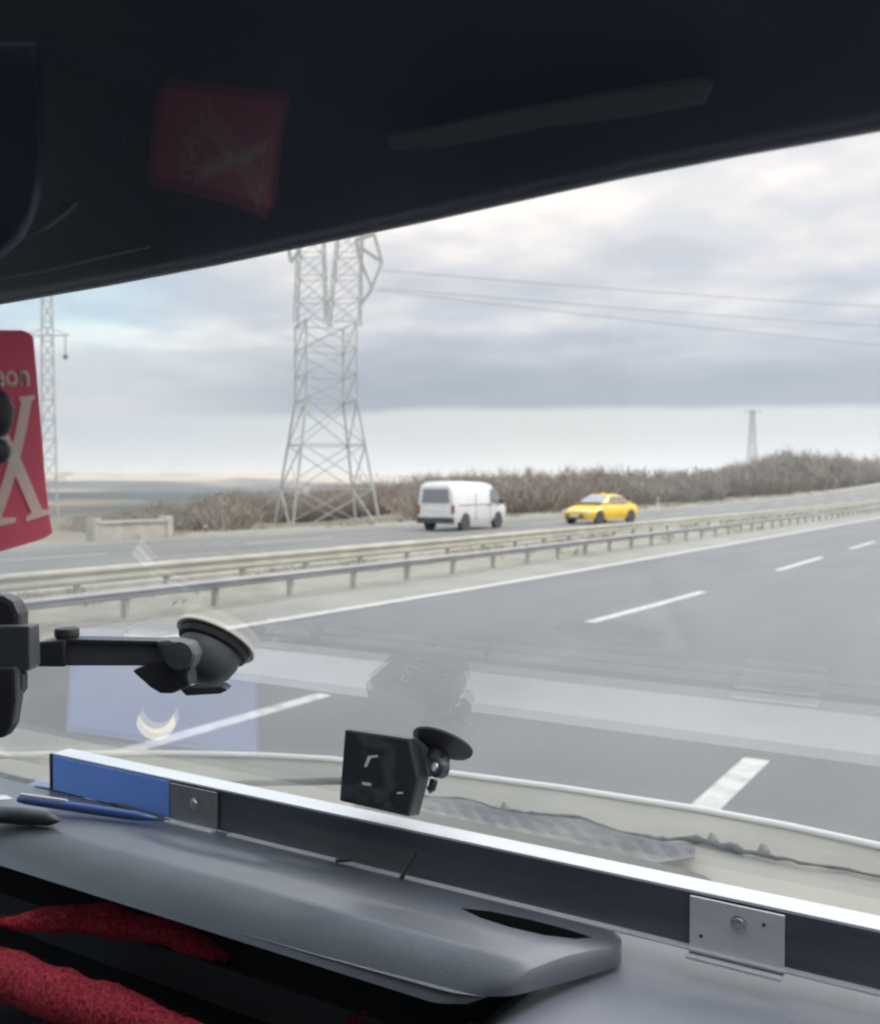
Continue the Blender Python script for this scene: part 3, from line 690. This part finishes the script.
# outside sun visor above the glass, hanging below the cab roof
VE = [(-140, 327), (0, 303), (110, 284), (220, 263), (330, 240), (440, 217), (530, 197), (625, 176), (750, 152), (880, 129), (1010, 106), (1200, 70)]
edge = [aty(x, y, .47) for x, y in VE]; edge += [Vector((XR * k, .46 - .02 * k, edge[-1].z - .004 * k)) for k in (.5, 1)]; edge.insert(0, Vector((XL, .46, edge[0].z)))
rows = []
for p in edge:
    r = [p + Vector((0, -.006, -.0)), p + Vector((0, -.012, .004)), p + Vector((0, -.02, .014)), p + Vector((0, -.045, .040)), p + Vector((0, -.15, .135)), p + Vector((0, -.34, .30))]
    rows.append(r)
bm = NB(); thick_grid(bm, rows, GN * .006); vis = obj('sun_visor', bm, M['visor'], cab, smooth=True)
bm = NB(); tube(bm, [p + Vector((0, -.003, .001)) for p in edge], .0032, 8); obj('visor_rim', bm, M['visor_rim'], vis, smooth=True)
bm = NB(); tube(bm, [at(x, y, .53) for x, y in [(-60, 290), (0, 277), (45, 270), (90, 260), (150, 247)]], [.0013, .0013, .0012, .0008, .0003], 6); obj('visor_seam', bm, M['visor_rim'], vis, smooth=True)
br = [(-90, 40), (36, 40), (38, 110), (38, 150), (35, 185), (28, 214), (16, 236), (0, 251), (-30, 266), (-90, 282)]
bm = NB(); poly_prism(bm, [at(x, y, .44) for x, y in br], AX * .008); obj('visor_flap', bm, M['visor'], vis, bevel=.0025)
bm = NB(); tube(bm, [at(x, y, .47) for x, y in [(26, 236), (48, 226), (66, 213), (78, 202)]], [.0009, .001, .0008, .0003], 6); obj('visor_cord', bm, M['visor_rim'], vis, smooth=True)

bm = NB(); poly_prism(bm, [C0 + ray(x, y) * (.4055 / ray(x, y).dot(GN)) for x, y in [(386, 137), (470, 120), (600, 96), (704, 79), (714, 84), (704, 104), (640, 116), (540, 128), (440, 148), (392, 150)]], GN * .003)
obj('visor_reflection_streak', bm, mat('visor_reflection_streak', (.044, .058, .080), .6), vis, bevel=.001)  # paler colour shaped to stand in for a faint reflection streak over the visor
# shell of the cab
def panel(name, c, s, m=M['lining'], parent=cab, bevel=0): bm = NB(); box(bm, V(*c), s); return obj(name, bm, m, parent, bevel=bevel)
xm, xw = (XL + XR) / 2, XR - XL
panel('roof', (xm, -.45, .465), (xw + .1, .95, .05))
panel('rear_wall', (xm, -.93, -.45), (xw + .1, .05, 1.85))
panel('floor', (xm, .05, -1.4), (xw + .1, 1.95, .05), M['floor_mat'])
for x, nm in ((XL - .03, 'side_panel'), (XR + .03, 'side_panel')):
    panel(nm, (x, .03, -.87), (.05, 1.9, 1.1), M['floor_mat']); panel('window_header', (x, -.45, .39), (.05, .93, .12)); panel('door_pillar', (x, -.72, 0), (.05, .38, .66))
    bm = NB(); a, b = V(x, gy(-.36) + .0, -.36), V(x, gy(.43), .43); poly_prism(bm, [a, b, b + Vector((0, -.07, 0)), a + Vector((0, -.10, 0))], (.05 if x > 0 else -.05, 0, 0)); obj('windscreen_pillar', bm, M['lining'], cab)
panel('bulkhead', (xm, 1.02, -.98), (xw + .1, .04, .93), M['floor_mat'])
# dashboard: a low ledge against the glass, the passenger shelf in front of it, the rounded hood to the right
bm = NB(); extrude_profile(bm, [(.70, -.462), (1.0, -.462), (1.0, -.50), (.70, -.50)], XL, XR); dash = obj('dashboard', bm, M['dash_dark'], cab)
bm = NB(); extrude_profile(bm, [(1.001, -.463), (1.060, -.463), (1.064, -.468), (1.064, -.50), (1.001, -.50)], XL, XR); obj('inner_cowl', bm, M['bonnet'], cab)
def shelf_z(x, y):
    z = -.3535 + .004 * math.exp(-((y - .69) / .03) ** 2)
    f = max(0, (.657 - y)); z -= f * .42 + 12 * f * f
    if x < -.80: z += .020 * sstep(-.80, -1.0, x) * sstep(.62, .72, y) if False else 0
    return z
def dent(x, y):
    d = 0
    for px_, py_, a, la, wd, dp in ((190, 848, .0, .10, .012, .006), (250, 862, .02, .07, .010, .004), (300, 866, .05, .06, .008, .004)):
        c = atz(px_, py_, -.355); u, v = x - c.x, y - c.y; d += dp * math.exp(-(u / la * 1.6) ** 2 * 1.5 - (v / wd) ** 2)
    return d
nx, ny = 150, 36; top, bot = [], []
for i in range(nx + 1):
    u = i / nx; r, r2 = [], []
    for j in range(ny + 1):
        v = j / ny                                   # 0 at the rail, 1 at the front edge
        yb, yf = .7495, .622
        xe = -.270 - .070 * v - .02 * max(0, (v - .82) / .18) ** 2 - .018 * max(0, (.2 - v) / .2) ** 2   # slanted rounded right end
        x = XL + (xe - XL) * (1 - (1 - u) ** 1.6)
        y = yb + (yf - yb) * v
        cr = max(0, (x - (xe - .03)) / .03)
        y += cr * cr * (.006 if v > .5 else -.004) * abs(v - .5) * 2
        r.append(V(x, y, shelf_z(x, y) - dent(x, y) - .004 * cr ** 3)); r2.append(V(x, y + (.01 if j == ny else 0), -.379 + .006 * sstep(.55, 1, u)))
    top.append(r); bot.append(r2)
bm = NB(); A = grid(bm, top); B_ = grid(bm, bot)
def wall(p, q_):
    for i in range(len(p) - 1): bm.faces.new((p[i], q_[i], q_[i + 1], p[i + 1]))
wall(A[0], B_[0]); wall(A[-1], B_[-1]); wall([r[0] for r in A], [r[0] for r in B_]); wall([r[-1] for r in A], [r[-1] for r in B_])
shelf = obj('dashboard_shelf', bm, M['dash'], cab)
sl = [(460, 909), (490, 911), (530, 919), (565, 928), (592, 937), (575, 940), (545, 938), (510, 930), (480, 920)]
bm = NB(); pz = [atz(x, y, -.352) for x, y in sl]
poly_prism(bm, [p + Vector((0, 0, .03)) for p in pz], (0, 0, -.052))
cut = obj('slot_cutter', bm, M['cavity'], cab)
md = shelf.modifiers.new('slot', 'BOOLEAN'); md.object = cut; md.operation = 'DIFFERENCE'; md.solver = 'EXACT'; md.material_mode = 'TRANSFER' if hasattr(md, 'material_mode') else None
bpy.context.view_layer.update()
dg = bpy.context.evaluated_depsgraph_get(); me = bpy.data.meshes.new_from_object(shelf.evaluated_get(dg))
shelf.modifiers.clear(); shelf.data = me; me.set_sharp_from_angle(angle=R(78))
for p in me.polygons: p.use_smooth = True
me.set_sharp_from_angle(angle=R(78))
bpy.data.objects.remove(cut)
# right hand hood
rows = []
for i in range(41):
    x = -.368 + 1.028 * (i / 40) ** 1.7; r = []
    for j in range(25):
        v = j / 24; y = .800 - .475 * v
        e = max(0, 1 - (x + .368) / .085); z = -.3765 - .035 * e ** 2.2 - .012 * v - .08 * max(0, v - .35) ** 2
        z += .012 * sstep(0, .25, x + .33) * math.exp(-((y - .6) / .16) ** 2)
        r.append(V(x - .03 * max(0, .35 - v) * 0, y, min(z, -.362)))
    rows.append(r)
bm = NB(); thick_grid(bm, rows, (0, 0, -.09)); obj('instrument_hood', bm, M['dash2'], cab, auto=50)
# dark storage recess below the shelf
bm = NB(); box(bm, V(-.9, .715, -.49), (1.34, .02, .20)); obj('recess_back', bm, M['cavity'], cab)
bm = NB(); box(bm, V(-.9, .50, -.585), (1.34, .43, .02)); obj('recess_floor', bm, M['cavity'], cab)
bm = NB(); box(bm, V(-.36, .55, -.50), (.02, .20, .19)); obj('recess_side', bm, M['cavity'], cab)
bm = NB(); poly_prism(bm, [atz(-60, 990, -.52), atz(40, 1008, -.52), atz(140, 1034, -.52), atz(140, 1100, -.52), atz(-60, 1100, -.52)], (0, 0, -.02)); obj('recess_tray', bm, M['dash'], cab, bevel=.003)

# ------------------------------------------------------------------ aluminium rail across the dashboard
x0 = aty(52, 758, .75).x
rail = thing('metal_rail', 'long aluminium angle rail with a white top edge across the dashboard', 'rail', V(x0, .75, -.353))
bm = NB(); extrude_profile(bm, [(.750, -.310), (.7745, -.310), (.7745, -.3125), (.750, -.3125)], x0, XR - .01); obj('top_flange', bm, M['alu'], rail, bevel=.0006)
bm = NB(); extrude_profile(bm, [(.7750, -.3205), (.7970, -.3215), (.7970, -.3235), (.7750, -.3225)], x0 + .02, XR - .01); obj('added_mirror_strip', bm, M['alu'], rail)  # unseen bright strip added to widen the pale band mirrored in the windscreen
bm = NB(); extrude_profile(bm, [(.7505, -.3128), (.7535, -.3128), (.7535, -.353), (.7505, -.353)], x0, XR - .01); obj('face', bm, M['alu_face'], rail)
bm = NB(); extrude_profile(bm, [(.7425, -.3525), (.7502, -.3525), (.7502, -.3540), (.7425, -.3540)], aty(228, 835, .745).x, XR - .01); obj('foot_flange', bm, M['alu_plate'], rail)
bm = NB(); xa, xb = aty(54, 765, .75).x, aty(170, 790, .75).x
box(bm, V((xa + xb) / 2, .7492, -.3325), (xb - xa, .0016, .0385)); obj('blue_facing', bm, M['blue'], rail)
bm = NB(); box(bm, V(x0 - .001, .757, -.332), (.003, .018, .043)); obj('end_cap', bm, M['black_pl'], rail, bevel=.0006)
def joint(pa, pb, low, sx, sy, holes, m):
    xa, xb = aty(pa, 800, .748).x, aty(pb, 900, .748).x; bm = NB()
    box(bm, V((xa + xb) / 2, .7475, (-.3135 + low) / 2), (xb - xa, .0024, -.3135 - low)); pl = obj('joint_plate', bm, m, rail, bevel=.0005)
    bm = NB(); box(bm, V((xa + xb) / 2, .7425, low + .0006), (xb - xa, .011, .002)); obj('plate_foot', bm, M['alu'], pl)
    c = aty(sx, sy, .7462); bm = NB(); lathe(bm, [(.0062, 0), (.0062, .0008), (.0050, .0012), (.0045, .0030), (.0022, .0034), (.0018, .0022), (0, .0022)], c, (0, -1, 0), 20); obj('screw', bm, M['steel'], pl, auto=40)
    for hx, hy in holes:
        bm = NB(); lathe(bm, [(.0014, 0), (.0014, .0004), (0, .0004)], aty(hx, hy, .7462), (0, -1, 0), 10); obj('rivet', bm, M['black_pl'], pl)
M['plate_dim'] = mat('plate_dim', (.20, .205, .215), .45, .4, var=(.25, .255, .26), vscale=40)
joint(171, 218, -.3530, 195, 804, [], M['plate_dim'])
joint(691, 785, -.3580, 739, 924, [(701, 936), (764, 925)], M['alu_plate'])
bm = NB(); a, b = aty(417, 851, .742), aty(401, 879, .735); tube(bm, [a, b], .0022, 8)
clip = finish(obj('cable_clip', bm, M['black_pl']), 'small black cable clip leaning on the rail below the mounted screen', 'clip')
bm = NB(); tube(bm, [aty(336, 861, .738), aty(351, 860, .741)], .0018, 6); finish(obj('cable_tie', bm, M['black_pl']), 'tiny black cable tie end at the foot of the rail left of the clip', 'cable tie')

# ------------------------------------------------------------------ blue folder on the ledge: seen mostly mirrored in the windscreen
def mirrored(x, y, z):             # the spot on level z whose mirror image in the windscreen stands at this column and row
    d = ray(x, y); nd = d.dot(GN); k = 2 * GN.z
    s = (k * GC - z) / (k * nd - d.z)
    return C0 + d * s + GN * (2 * (GC - nd * s))
fold = thing('blue_folder', 'pale blue folder with a cream crescent lying behind the rail, mirrored in the windscreen', 'folder', mirrored(160, 705, -.462))
cs = [mirrored(x, y, -.455) for x, y in ((72, 628), (253, 628), (256, 757), (70, 757))]
for c in cs: c.y = min(max(c.y, .785), 1.035)
cs[3].y = .985
bm = NB(); poly_prism(bm, cs, (0, 0, -.006)); obj('cover', bm, M['blue_card'], fold)
bm = NB(); o_, i_ = [], []
for k in range(21):
    a = R(200 + 140 * k / 20 - 0); o_.append((156 + 21 * math.cos(a), 716 - 24 * math.sin(a))) ; i_.append((156 + 18 * math.cos(R(196 + 148 * k / 20)), 708 - 21 * math.sin(R(196 + 148 * k / 20))))
pts = [mirrored(x, y, -.4545) for x, y in o_ + i_[::-1]]
poly_prism(bm, pts, (0, 0, -.0006)); obj('crescent', bm, M['cream_print'], fold)

# pen and spectacle case at the left of the shelf
def px_prism(bm, pts, t, depth, tt=None):
    n = len(pts); poly_prism(bm, [at(x, y, t if tt is None else t + (tt - t) * k / (n - 1)) for k, (x, y) in enumerate(pts)], AX * depth)
case = obj('glasses_case', (lambda b: (tube(b, [atz(-40, 812, -.343), atz(20, 816, -.343), atz(50, 819, -.343), atz(60, 821, -.343)], [.008, .009, .007, .001], 12), b)[1])(NB()), M['black_pl'], smooth=True)
finish(case, 'black slim case lying on the dashboard left of the blue pen', 'case')
pen = thing('blue_pen', 'blue and white pen lying on the dashboard below the rail end', 'pen', atz(100, 812, -.345))
a, b = atz(18, 799, -.338), atz(158, 819, -.344); ax = (b - a).normalized(); L = (b - a).length
bm = NB(); lathe(bm, [(0, 0), (.0035, .001), (.0046, .01), (.0052, L * .55), (.0048, L * .85), (.0020, L * .99), (0, L)], a, ax, 16); bd = obj('barrel', bm, mat('pen_blue', (.035, .075, .22), .3), pen, smooth=True)
bm = NB(); a2 = a + ax * L * .02 + Vector((0, 0, .0052)); bar(bm, a2, a + ax * L * .36 + Vector((0, 0, .0054)), .0028); obj('clip', bm, M['white_pr'], pen)
bm = NB(); lathe(bm, [(.0022, L * .97), (.0015, L * .99), (.0004, L * 1.04)], a, ax, 10); obj('tip', bm, M['black_pl'], pen)
bm = NB(); tube(bm, [atz(36, 788, -.355), atz(90, 796, -.352), atz(160, 818, -.352), atz(170, 822, -.353)], [.003, .003, .003, .002], 8); finish(obj('black_cable', bm, M['black_pl'], smooth=True), 'thin black cable lying behind the blue pen', 'cable')
bm = NB(); bmv = [atz(-20, 796, -.333), atz(6, 795, -.333), atz(13, 799, -.333), atz(-20, 801, -.333)]; poly_prism(bm, bmv, (0, 0, -.0012)); finish(obj('paper_scrap', bm, M['white_pr']), 'white paper scrap on the black case at the left edge', 'paper')

# ------------------------------------------------------------------ phone holder on its suction cup
ph = thing('phone_holder', 'black phone holder arm hanging from a suction cup on the windscreen', 'phone holder', glass_at(214, 641))
gp = glass_at(216, 640, .001); bm = NB(); r = .0345
lathe(bm, [(0, 0), (r * 1.12, 0), (r * 1.12, .0016), (0, .0016)], gp, -GN, 40); obj('clear_pad', bm, M['pad'], ph)
bm = NB(); lathe(bm, [(0, .0018), (r, .0018), (r * 1.0, .005), (r * .96, .0085), (r * .86, .010), (0, .010)], gp, -GN, 40); obj('suction_cup', bm, M['rubber'], ph, auto=35)
bm = NB(); lathe(bm, [(r * .85, .0095), (r * .86, .018), (r * .78, .028), (r * .60, .037), (r * .38, .042), (0, .043)], gp, -GN, 40); obj('cup_body', bm, M['grey_pl'], ph, auto=35)
bm = NB(); px_prism(bm, [(180, 690), (192, 688), (222, 686), (228, 690), (220, 694), (186, 696)], .862, .02); obj('lock_lever', bm, M['black_pl'], ph, bevel=.0015)
bm = NB(); px_prism(bm, [(131, 671), (150, 664), (172, 660), (188, 672), (190, 686), (172, 694), (160, 694), (150, 688)], .845, .03); obj('hinge', bm, M['black_pl'], ph, bevel=.003)
bm = NB(); px_prism(bm, [(155, 641), (168, 640), (190, 644), (196, 656), (190, 672), (172, 670), (160, 660)], .83, .028); obj('knuckle', bm, M['grey_pl'], ph, bevel=.004)
bm = NB(); lathe(bm, [(0, 0), (.010, 0), (.0115, .002), (.0115, .005), (0, .006)], at(180, 655, .826), -AX, 24); obj('pivot_cap', bm, M['grey_pl'], ph, auto=40)
bm = NB(); px_prism(bm, [(60, 642), (160, 644), (164, 666), (60, 666)], .845, .018); obj('arm', bm, M['grey_pl'], ph, bevel=.002)
bm = NB(); px_prism(bm, [(60, 639), (160, 641), (160, 645), (60, 643)], .842, .024); obj('arm_rib', bm, M['black_pl'], ph, bevel=.0008)
bm = NB(); px_prism(bm, [(37, 642), (64, 640), (65, 667), (37, 667)], .838, .028); obj('collar', bm, M['black_pl'], ph, bevel=.002)
c = at(67, 638, .852); bm = NB(); lathe(bm, [(0, .009), (.0095, .0085), (.0102, .007), (.0102, .002), (.009, 0), (.004, -.001), (.004, -.006)], c, (0, 0, 1), 22); obj('thumb_knob', bm, M['rubber'], ph, auto=35)
bm = NB(); px_prism(bm, [(-60, 627), (29, 626), (30, 668), (24, 673), (-60, 672)], .80, .022); obj('clamp_block', bm, M['grey_pl'], ph, bevel=.002)
bm = NB(); px_prism(bm, [(-60, 595), (3, 595), (13, 601), (19, 614), (19, 640), (-60, 640)], .812, .022); obj('ball_joint', bm, M['black_pl'], ph, bevel=.005)
bm = NB(); px_prism(bm, [(-60, 668), (15, 668), (16, 700), (12, 726), (4, 738), (-60, 746)], .79, .016); obj('cradle', bm, M['black_pl'], ph, bevel=.003)
bm = NB(); px_prism(bm, [(12, 674), (22, 674), (22, 690), (18, 696), (12, 696)], .80, .012); obj('side_button', bm, M['rubber'], ph, bevel=.001)

# ------------------------------------------------------------------ small screen on its own suction cup
dc = thing('dash_screen', 'small black tilted screen on a suction cup above the rail', 'screen', glass_at(441, 749))
gp = glass_at(443, 742, .001); r = .0295
bm = NB(); lathe(bm, [(0, 0), (r, 0), (r, .002), (r * .93, .0045), (r * .5, .009), (r * .32, .012), (r * .30, .02), (0, .021)], gp, -GN, 40); obj('suction_cup', bm, M['rubber'], dc, auto=35)
FT = {(0): (344.5, 729, .925), 1: (409, 738.5, .905), 2: (419, 779, .898), 3: (409, 817, .893), 4: (339, 801, .915)}
fr = [at(*FT[k]) for k in range(5)]; nrm = (fr[1] - fr[0]).cross(fr[4] - fr[0]).normalized()
if nrm.dot(AX) > 0: nrm = -nrm
bm = NB(); poly_prism(bm, fr, ray(390, 745) * .016 + RT * .010); obj('housing', bm, M['black_pl'], dc, bevel=.0022)
ce = sum(fr, Vector()) / 5
bm = NB(); poly_prism(bm, [ce + (p - ce) * .93 + nrm * .0001 for p in fr], nrm * .0008); scr = obj('display', bm, M['screen'], dc)
def on_face(x, y):
    d = ray(x, y); return C0 + d * ((ce + nrm * .0011 - C0).dot(nrm) / d.dot(nrm))
for pts in ([(368, 756), (378, 755), (378, 757), (371, 758), (367, 767), (364, 767)], [(362, 782), (371, 783), (371, 786), (363, 785)], [(397, 792), (403, 792), (403, 794), (397, 794)]):
    bm = NB(); poly_prism(bm, [on_face(x, y) for x, y in pts], nrm * .0003); obj('display_mark', bm, M['white_pr'], scr)
bm = NB(); poly_prism(bm, [at(411, 737, .912), at(424, 744, .918), at(438, 758, .925), at(434, 776, .93), at(421, 779, .925)], -nrm * .016); obj('mount_arm', bm, M['grey_pl'], dc, bevel=.002)
bm = NB(); c = at(444, 769, .905); lathe(bm, [(0, 0), (.008, 0), (.009, .002), (.009, .009), (.007, .011), (0, .011)], c, (-.3, -.8, .3), 20); obj('pivot_knob', bm, M['black_pl'], dc, auto=40)
bm = NB(); lathe(bm, [(0, 0), (.0045, 0), (.004, .0015), (0, .002)], c + Vector((-.3, -.8, .3)).normalized() * .0112, (-.3, -.8, .3), 14); obj('pivot_screw', bm, M['steel'], dc, auto=40)
bm = NB(); tube(bm, [at(436, 772, .918), at(444, 764, .915), at(443, 752, .922)], .006, 10); obj('neck', bm, M['black_pl'], dc, smooth=True)
bm = NB(); tube(bm, [at(428, 790, .93), at(432, 788, .93), at(434, 780, .93)], .004, 8); obj('plug', bm, M['black_pl'], dc, smooth=True)

# ------------------------------------------------------------------ red pennant with the big letter X
TF = .497
FR = Vector((-.19, .98, 0)).normalized(); FN = FR.cross(Vector((0, 0, 1))); FP = at(24, 440, TF)   # FN points to the right of the truck
fl = thing('red_pennant', 'red cloth pennant with cream lettering and a big X hanging at the left', 'pennant', at(0, 330, TF))
def fp(x, y, off=0):               # cloth with a soft belly
    d = ray(x, y); p = C0 + d * ((FP - C0).dot(FN) / d.dot(FN)); return p - FN * (.005 * math.sin((x + 50) / 100 * math.pi) * math.sin((y - 330) / 210 * math.pi) * -1 + off)
NXF, NYF = 16, 24; rows = []
for j in range(NYF + 1):
    v = j / NYF; yl = 338 + 220 * v; xr = 33 + 5 * v + 14.5 * v ** 2; row = []
    xl = -54 - 10 * v
    for i in range(NXF + 1):
        u = i / NXF; x = xl + (xr - xl) * u; yt = 330 + 3 * max(0, (u - .85) / .15) ** 2 * 2.2; yb = 572 - 36 * (u if u > 0 else 0)
        if u > .9: yb -= 3 * ((u - .9) / .1) ** 2
        row.append(fp(x, yt + (yb - yt) * v))
    rows.append(row)
bm = NB(); thick_grid(bm, rows, -FN * .0012); obj('cloth', bm, M['flag'], fl, auto=60)
def emblem(polys, name, side):
    for poly in polys:
        bm = NB(); off = -.0007 if side < 0 else .0014
        # subdivide so that the print follows the cloth
        vs = [bm.verts.new(fp(x, y, off)) for x, y in poly]; f = bm.faces.new(vs)
        bmesh.ops.triangulate(bm, faces=bm.faces[:])
        r_ = bmesh.ops.extrude_face_region(bm, geom=bm.faces[:]); bmesh.ops.translate(bm, verts=[v for v in r_['geom'] if isinstance(v, bmesh.types.BMVert)], vec=-FN * (.0003) * (-1 if side < 0 else 1))
        obj(name, bm, M['flag_w'], fl)
def lerp2(a, b, u): return (a[0] + (b[0] - a[0]) * u, a[1] + (b[1] - a[1]) * u)
def stroke(a, b, wa, wb, n=8):
    L, Rr = [], []
    for k in range(n + 1):
        c = lerp2(a, b, k / n); w = (wa + (wb - wa) * k / n) / 2; L.append((c[0] - w, c[1])); Rr.append((c[0] + w, c[1]))
    return L + Rr[::-1]
def serif(c, w, h, tilt): return [(c[0] - w, c[1] + tilt), (c[0] + w, c[1] - tilt), (c[0] + w, c[1] - tilt + h), (c[0] + 3, c[1] + h * 1.6), (c[0] - 3, c[1] + h * 1.6), (c[0] - w, c[1] + tilt + h)]
def serif_up(c, w, h, tilt): return [(c[0] - w, c[1] + tilt), (c[0] - 3, c[1] - h * .6), (c[0] + 3, c[1] - h * .7), (c[0] + w, c[1] - tilt), (c[0] + w, c[1] - tilt + h), (c[0] - w, c[1] + tilt + h)]
X_ = [stroke((20, 398), (-9, 522), 12, 10), stroke((-26, 402), (36, 515), 14, 13), serif((20, 396), 9, 4, 1), serif_up((35, 513), 12, 5, 3.5), serif_up((-3, 521), 15, 5, 3.5), serif((-27, 399), 14, 4, 1)]
emblem(X_, 'letter_x', -1); emblem(X_, 'letter_x_reverse', 1)
def text_on_flag(txt, x1, yb, h, side):
    cu = bpy.data.curves.new('lettering', 'FONT'); cu.body = txt; cu.size = 1; cu.offset = .022; cu.resolution_u = 4
    o = bpy.data.objects.new('tmp', cu); COL.objects.link(o); bpy.context.view_layer.update()
    me = bpy.data.meshes.new_from_object(o.evaluated_get(bpy.context.evaluated_depsgraph_get())); COL.objects.unlink(o); bpy.data.objects.remove(o)
    w = max(v.co.x for v in me.vertices); s = h / .54
    off = -.0007 if side < 0 else .0014
    bm = NB(); bm.from_mesh(me)
    for v in bm.verts: v.co = fp(x1 + (v.co.x - w) * s * .80, yb - v.co.y * s, off)
    r_ = bmesh.ops.extrude_face_region(bm, geom=bm.faces[:]); bmesh.ops.translate(bm, verts=[v for v in r_['geom'] if isinstance(v, bmesh.types.BMVert)], vec=-FN * .0003 * (-1 if side < 0 else 1))
    obj('lettering', bm, M['flag_w'], fl)
text_on_flag('eon', 24, 386, 17.5, -1); text_on_flag('eon', 24, 386, 17.5, 1)
# black tassel in front of it
ta = thing('black_tassel', 'black two lobed tassel hanging in front of the red pennant', 'tassel', at(0, 410, .42))
for (x, y, rx, ry) in ((0, 414, 13, 24), (-2, 451, 12, 13)):
    bm = NB(); bmesh.ops.create_icosphere(bm, subdivisions=3, radius=1)
    c = at(x, y, .42)
    for v in bm.verts:
        n_ = 1 + .12 * noise.noise(v.co * 2.4); v.co = c + (RT * v.co.x * rx + UP * v.co.z * ry + AX * v.co.y * rx) * (.42 / F) * n_
    obj('lobe', bm, M['rubber'], ta, smooth=True)
bm = NB(); tube(bm, [at(-1, 395, .42), at(-12, 300, .42), at(-16, 120, .42)], .0011, 6); obj('cord', bm, M['rubber'], ta)

# ------------------------------------------------------------------ red plush
def plush(path, rad, label, n):
    q = random.Random(len(path) * 7 + n); bm = NB()
    pts = [Vector(p) for p in path]; fine = []; fr_ = []
    for i in range(len(pts) - 1):
        for k in range(14):
            u = k / 14; fine.append(pts[i].lerp(pts[i + 1], u)); fr_.append(rad[i] + (rad[i + 1] - rad[i]) * u)
    fine.append(pts[-1]); fr_.append(rad[-1]); tube(bm, fine, fr_, 26)
    bm.normal_update()
    nv = [(v, v.normal.copy()) for v in bm.verts]
    for v, nn in nv: v.co += nn * (.005 * noise.noise(v.co * 30) + .0018 * noise.noise(v.co * 160))
    bm.normal_update(); fs = [f for f in bm.faces if len(f.verts) == 4]
    wts = [f.calc_area() for f in fs]
    for f in q.choices(fs, wts, k=n):
        a, b, c, d = [v.co for v in f.verts]; u, v = q.random(), q.random(); p = (a.lerp(b, u)).lerp(d.lerp(c, u), v)
        nn = f.normal
        e = (nn + Vector((q.uniform(-.8, .8), q.uniform(-.8, .8), q.uniform(-.8, .8)))).normalized() * q.uniform(.004, .012)
        sdir = nn.cross(Vector((q.uniform(-1, 1), q.uniform(-1, 1), q.uniform(-1, 1)))).normalized() * .0007
        m = p + e * .55 + nn * .0006
        vv = [bm.verts.new(z) for z in (p - sdir, p + sdir, m + sdir * .6, p + e, m - sdir * .6)]; bm.faces.new(vv)
    me = bpy.data.meshes.new('plush'); bm.to_mesh(me); bm.free(); o = bpy.data.objects.new('plush_roll', me); COL.objects.link(o); me.materials.append(M['plush'])
    for p in me.polygons: p.use_smooth = len(p.vertices) == 4
    finish(o, label, 'plush cover', 'red plush pieces under the dashboard')
def zp_(x, y, z): return tuple(atz(x, y, z))
plush([zp_(0, 922, -.43), zp_(40, 920, -.432), zp_(95, 918, -.432), zp_(150, 930, -.436), zp_(205, 946, -.446), zp_(228, 956, -.45)], [.003, .010, .016, .013, .010, .002], 'upper red plush roll just below the dashboard shelf', 30000)
plush([zp_(-60, 965, -.47), zp_(0, 975, -.475), zp_(60, 995, -.475), zp_(120, 1016, -.48), zp_(180, 1042, -.485), zp_(240, 1075, -.49)], [.024, .023, .022, .021, .021, .018], 'lower red plush roll at the bottom left corner', 48000)
plush([zp_(345, 1030, -.47), zp_(385, 1012, -.47), zp_(425, 1022, -.47), zp_(450, 1045, -.475)], [.006, .012, .012, .006], 'small red plush tuft at the bottom under the shelf corner', 5000)

# ------------------------------------------------------------------ haze
def haze():
    x0_, x1_, y0_, y1_, z0_, z1_ = -14500, 14500, -14500, 14500, -75, 125
    bm = NB(); box(bm, ((x0_ + x1_) / 2, (y0_ + y1_) / 2, (z0_ + z1_) / 2), (x1_ - x0_, y1_ - y0_, z1_ - z0_))
    m = bpy.data.materials.new('haze'); m.use_nodes = True; nt = m.node_tree; nt.nodes.clear()
    o = nt.nodes.new('ShaderNodeOutputMaterial'); v = nt.nodes.new('ShaderNodeVolumePrincipled')
    v.inputs['Color'].default_value = (.94, .96, 1, 1); v.inputs['Density'].default_value = 2.8e-4; v.inputs['Anisotropy'].default_value = .2
    nt.links.new(v.outputs[0], o.inputs['Volume'])
    finish(obj('haze', bm, m), kind='stuff')
haze()
